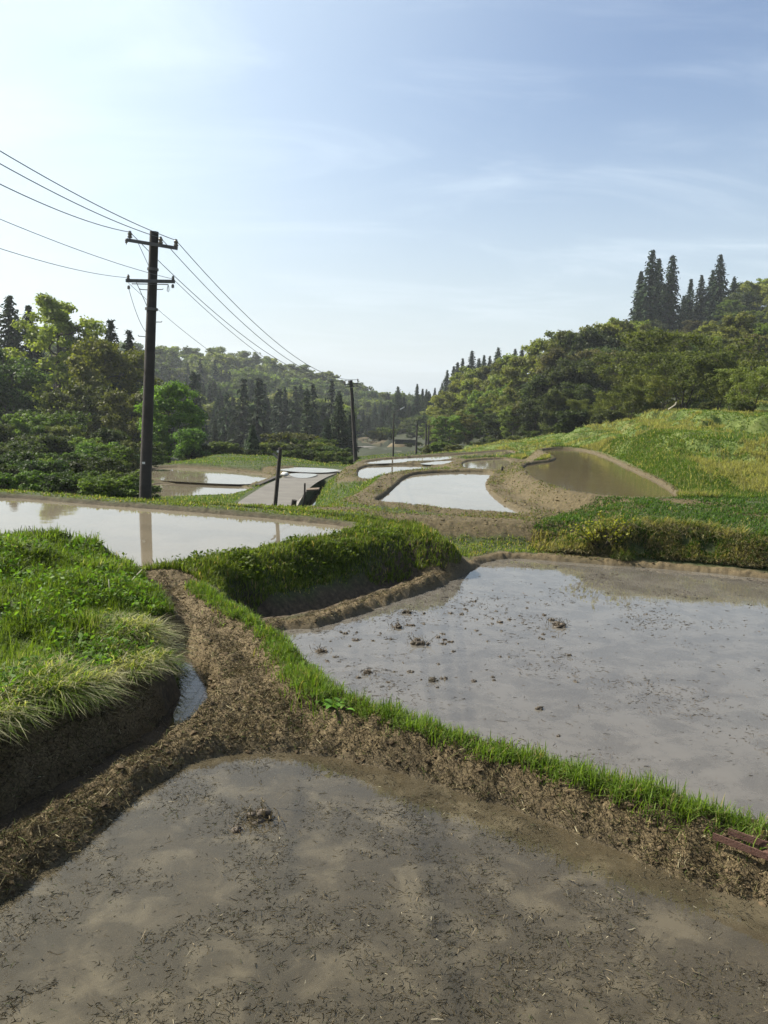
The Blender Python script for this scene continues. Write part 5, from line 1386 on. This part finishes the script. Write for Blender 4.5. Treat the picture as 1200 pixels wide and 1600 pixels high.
def weed(name, px, py, z, r, nl, label, col=(.085, .17, .022), group=None, cat_="weed", erect=.6):
    c_ = at_z(px, py, z); c_[2] = ground_z(c_[0], c_[1])
    V, F, C, k = [], [], [], 0
    for i in range(nl):
        a = rng.uniform(0, 6.283); ln = r * rng.uniform(.6, 1.15); wd = ln * rng.uniform(.28, .42)
        ts = np.linspace(0, 1, 6); up_ = rng.uniform(.3, 1) * erect
        ctr = np.c_[np.cos(a) * ln * ts, np.sin(a) * ln * ts, ln * up_ * (1.7 * ts - 1.25 * ts ** 2)] + np.r_[rng.normal(0, r * .35, 2), .01]
        sd = np.array([-np.sin(a), np.cos(a), 0])
        wv = wd * np.array([.08, .5, .95, 1, .65, .03]) / 2
        v = np.concatenate([ctr - sd * wv[:, None] + np.array([0, 0, 1]) * wv[:, None] * .35, ctr, ctr + sd * wv[:, None] + np.array([0, 0, 1]) * wv[:, None] * .35])
        j = np.arange(5)
        f = np.concatenate([np.stack([j, j + 6, j + 7, j + 1], 1), np.stack([j + 6, j + 12, j + 13, j + 7], 1)])
        V.append(v); F.append(f + k); k += 18
        C.append(np.tile(np.r_[np.array(col) * rng.uniform(.7, 1.25), 1], (18, 1)))
    me = np_mesh(name, np.concatenate(V), [np.concatenate(F)], [m_weed], {"Col": ('FLOAT_COLOR', np.concatenate(C))}, smooth=True)
    return tag(link(name, me, loc=c_), label, cat_, group)
for px, py in [(476,1066),(490,1082),(505,1092),(482,1078),(498,1075),(517,1100),(468,1052),(530,1108),(508,1082)]:
    weed("broadleaf_weed", px, py - 2, -2.64, rng.uniform(.10, .16), 16, "broad leaved weed in the bright clump where the path meets the wide paddy", group="broad leaved weeds on the crest")
for px, py in [(310,922),(325,932),(345,946),(362,957),(380,970),(398,984),(415,996),(432,1012),(445,1026),(455,1040)]:
    weed("broadleaf_weed", px, py - 2, -2.66, rng.uniform(.07, .11), 14, "small pale green weed in the row edging the right side of the path", col=(.11, .20, .04), group="weeds edging the path")
weed("dock_plant", 158, 968, -2.6, .16, 10, "yellow green leafy plant in the middle of the mound grass", col=(.19, .25, .015))
weed("dock_plant", 112, 1062, -2.75, .22, 8, "dull broad leaved plant hanging at the lip of the mound", col=(.05, .09, .025))
weed("dock_plant", 160, 1058, -2.75, .20, 7, "green broad leaved plant at the mound lip right of the dull one", col=(.06, .12, .022))
def stick(px0, py0, px1, py1, d0, d1, r, label, mat):
    a_, b_ = at_d(px0, py0, d0), at_d(px1, py1, d1)
    m = MB(); m.tube(limb(a_, b_, .02, 6, .008), np.linspace(r, r * .7, 6), 6)
    tag(m.build("dry_stick", mat, None, loc=a_), label, "stick")
m_pale = simple_mat("bleached_stalk", (.42, .38, .28), .8, .2, 9)
stick(-20, 948, 72, 957, 8.6, 8.7, .008, "dark thin stick lying across the mound grass at the left edge", m_dark)
stick(112, 905, 123, 940, 10.2, 9.8, .010, "pale dead stalk standing in the mound grass", m_pale)
stick(170, 905, 172, 935, 10.0, 9.9, .007, "thin pale straight stalk right of the bent pale one", m_pale)
stick(86, 958, 80, 1005, 8.7, 8.5, .005, "thin dark upright stem in the mound grass", m_dark)
stick(45, 822, 62, 850, 11.4, 11.2, .006, "dark stem leaning over the pond at the back of the mound", m_dark)
stick(140, 835, 127, 860, 11.6, 11.4, .005, "thin weed stem leaning right at the back of the mound", m_dark)
stick(222, 890, 190, 925, 11.0, 10.7, .006, "dry twig sticking out at the right of the mound by the pond corner", m_pale)

# far terraces at the end of the valley
m_earth = simple_mat("bare_earth", (.100, .074, .040), .95, .4, .5, bump=.4, col2=(.055, .048, .022))
def mound_thing(px, py, d, rx, ry, h, label, name="earth_mound", flat=.6):
    c_ = at_d(px, py, d); c_[2] = ground_z(c_[0], c_[1]) - .3
    u = np.linspace(0, 1, 16)[:, None]; a = np.linspace(0, 2 * np.pi, 40, endpoint=False)[None]
    rr = 1.0 - u * (1 - .0)
    prof = np.clip((u / flat), 0, 1); prof = prof * prof * (3 - 2 * prof)
    X = rx * rr * np.cos(a); Y = ry * rr * np.sin(a); Z = h * prof + 0 * a
    Z = Z + fbm(X * .5 + px, Y * .5, 5, 3) * .12 * h
    V = np.stack([X, Y, Z], -1).reshape(-1, 3)
    i = np.arange(15)[:, None] * 40; j = np.arange(40)[None]; k = (j + 1) % 40
    q = np.stack([i + j, i + k, i + 40 + k, i + 40 + j], -1).reshape(-1, 4)
    me = np_mesh(name, V, [q], [m_earth], smooth=True)
    return tag(link(name, me, loc=c_), kind='structure')
mound_thing(655, 674, 160, 7.0, 8, 1.5, "", "terrain")
mound_thing(640, 682, 152, 4.5, 7, 1.5, "", "terrain")
mound_thing(624, 691, 150, 3.0, 5, 1.3, "", "terrain")
wa, wb = at_d(617, 690, 146), at_d(650, 691, 146)
m = MB(); m.bar(wa, wb, .3, .8)
tag(m.build("retaining_wall", simple_mat("dark_stone", (.07, .066, .058), .95, .5, 4), None, smooth=False, loc=wa), "grey retaining wall below the brown mound at the end of the valley", "wall")
# hillside lane at the right edge, laid where the view meets the slope
LP = np.array([hit(px, py) for px, py in [(1120, 552), (1150, 549), (1180, 547), (1210, 545), (1240, 544)]]); LP[:, 2] += .5
LP = chaikin(LP, 2, False)
m = MB()
for a_, b_ in zip(LP[:-1], LP[1:]): m.bar(a_, b_, 2.2, .9)
tag(m.build("road", m_road, None, smooth=False, loc=LP[0]), kind='structure')
m = MB(); p0, p1 = at_d(1120, 640, 47), at_d(1052, 638, 52)
m.tube([at_d(1044, 640, 56), at_d(1050, 636, 56), at_d(1055, 632.5, 56), at_d(1057, 628, 56)], [.05, .045, .035, .03], 6)
tag(m.build("fallen_pole", m_pale, None, loc=at_d(1044, 640, 56)), "bleached log propped in the grass below the orchard", "log")
# ------------------------------------------------------------------ the air
hm = D.materials.new("haze"); hm.use_nodes = True
hn = hm.node_tree.nodes; hn.remove(hn["Principled BSDF"])
pv = hn.new("ShaderNodeVolumePrincipled")
pv.inputs["Color"].default_value = (.86, .92, 1.0, 1)
pv.inputs["Density"].default_value = 0.00024
pv.inputs["Anisotropy"].default_value = 0.25
hm.node_tree.links.new(pv.outputs[0], hn["Material Output"].inputs["Volume"])
zlo, zhi = float(V_GROUND_MIN) - 1.0, 75.0
hv = [(sx * 1520, sy * 1520, z) for z in (zlo, zhi) for sx, sy in ((-1, -1), (1, -1), (1, 1), (-1, 1))]
hme = D.meshes.new("haze"); hme.from_pydata(hv, [], [(0,3,2,1),(4,5,6,7),(0,1,5,4),(1,2,6,5),(2,3,7,6),(3,0,4,7)]); hme.materials.append(hm)
tag(link("haze", hme), "thin pale blue haze filling the valley", "haze", kind='stuff')
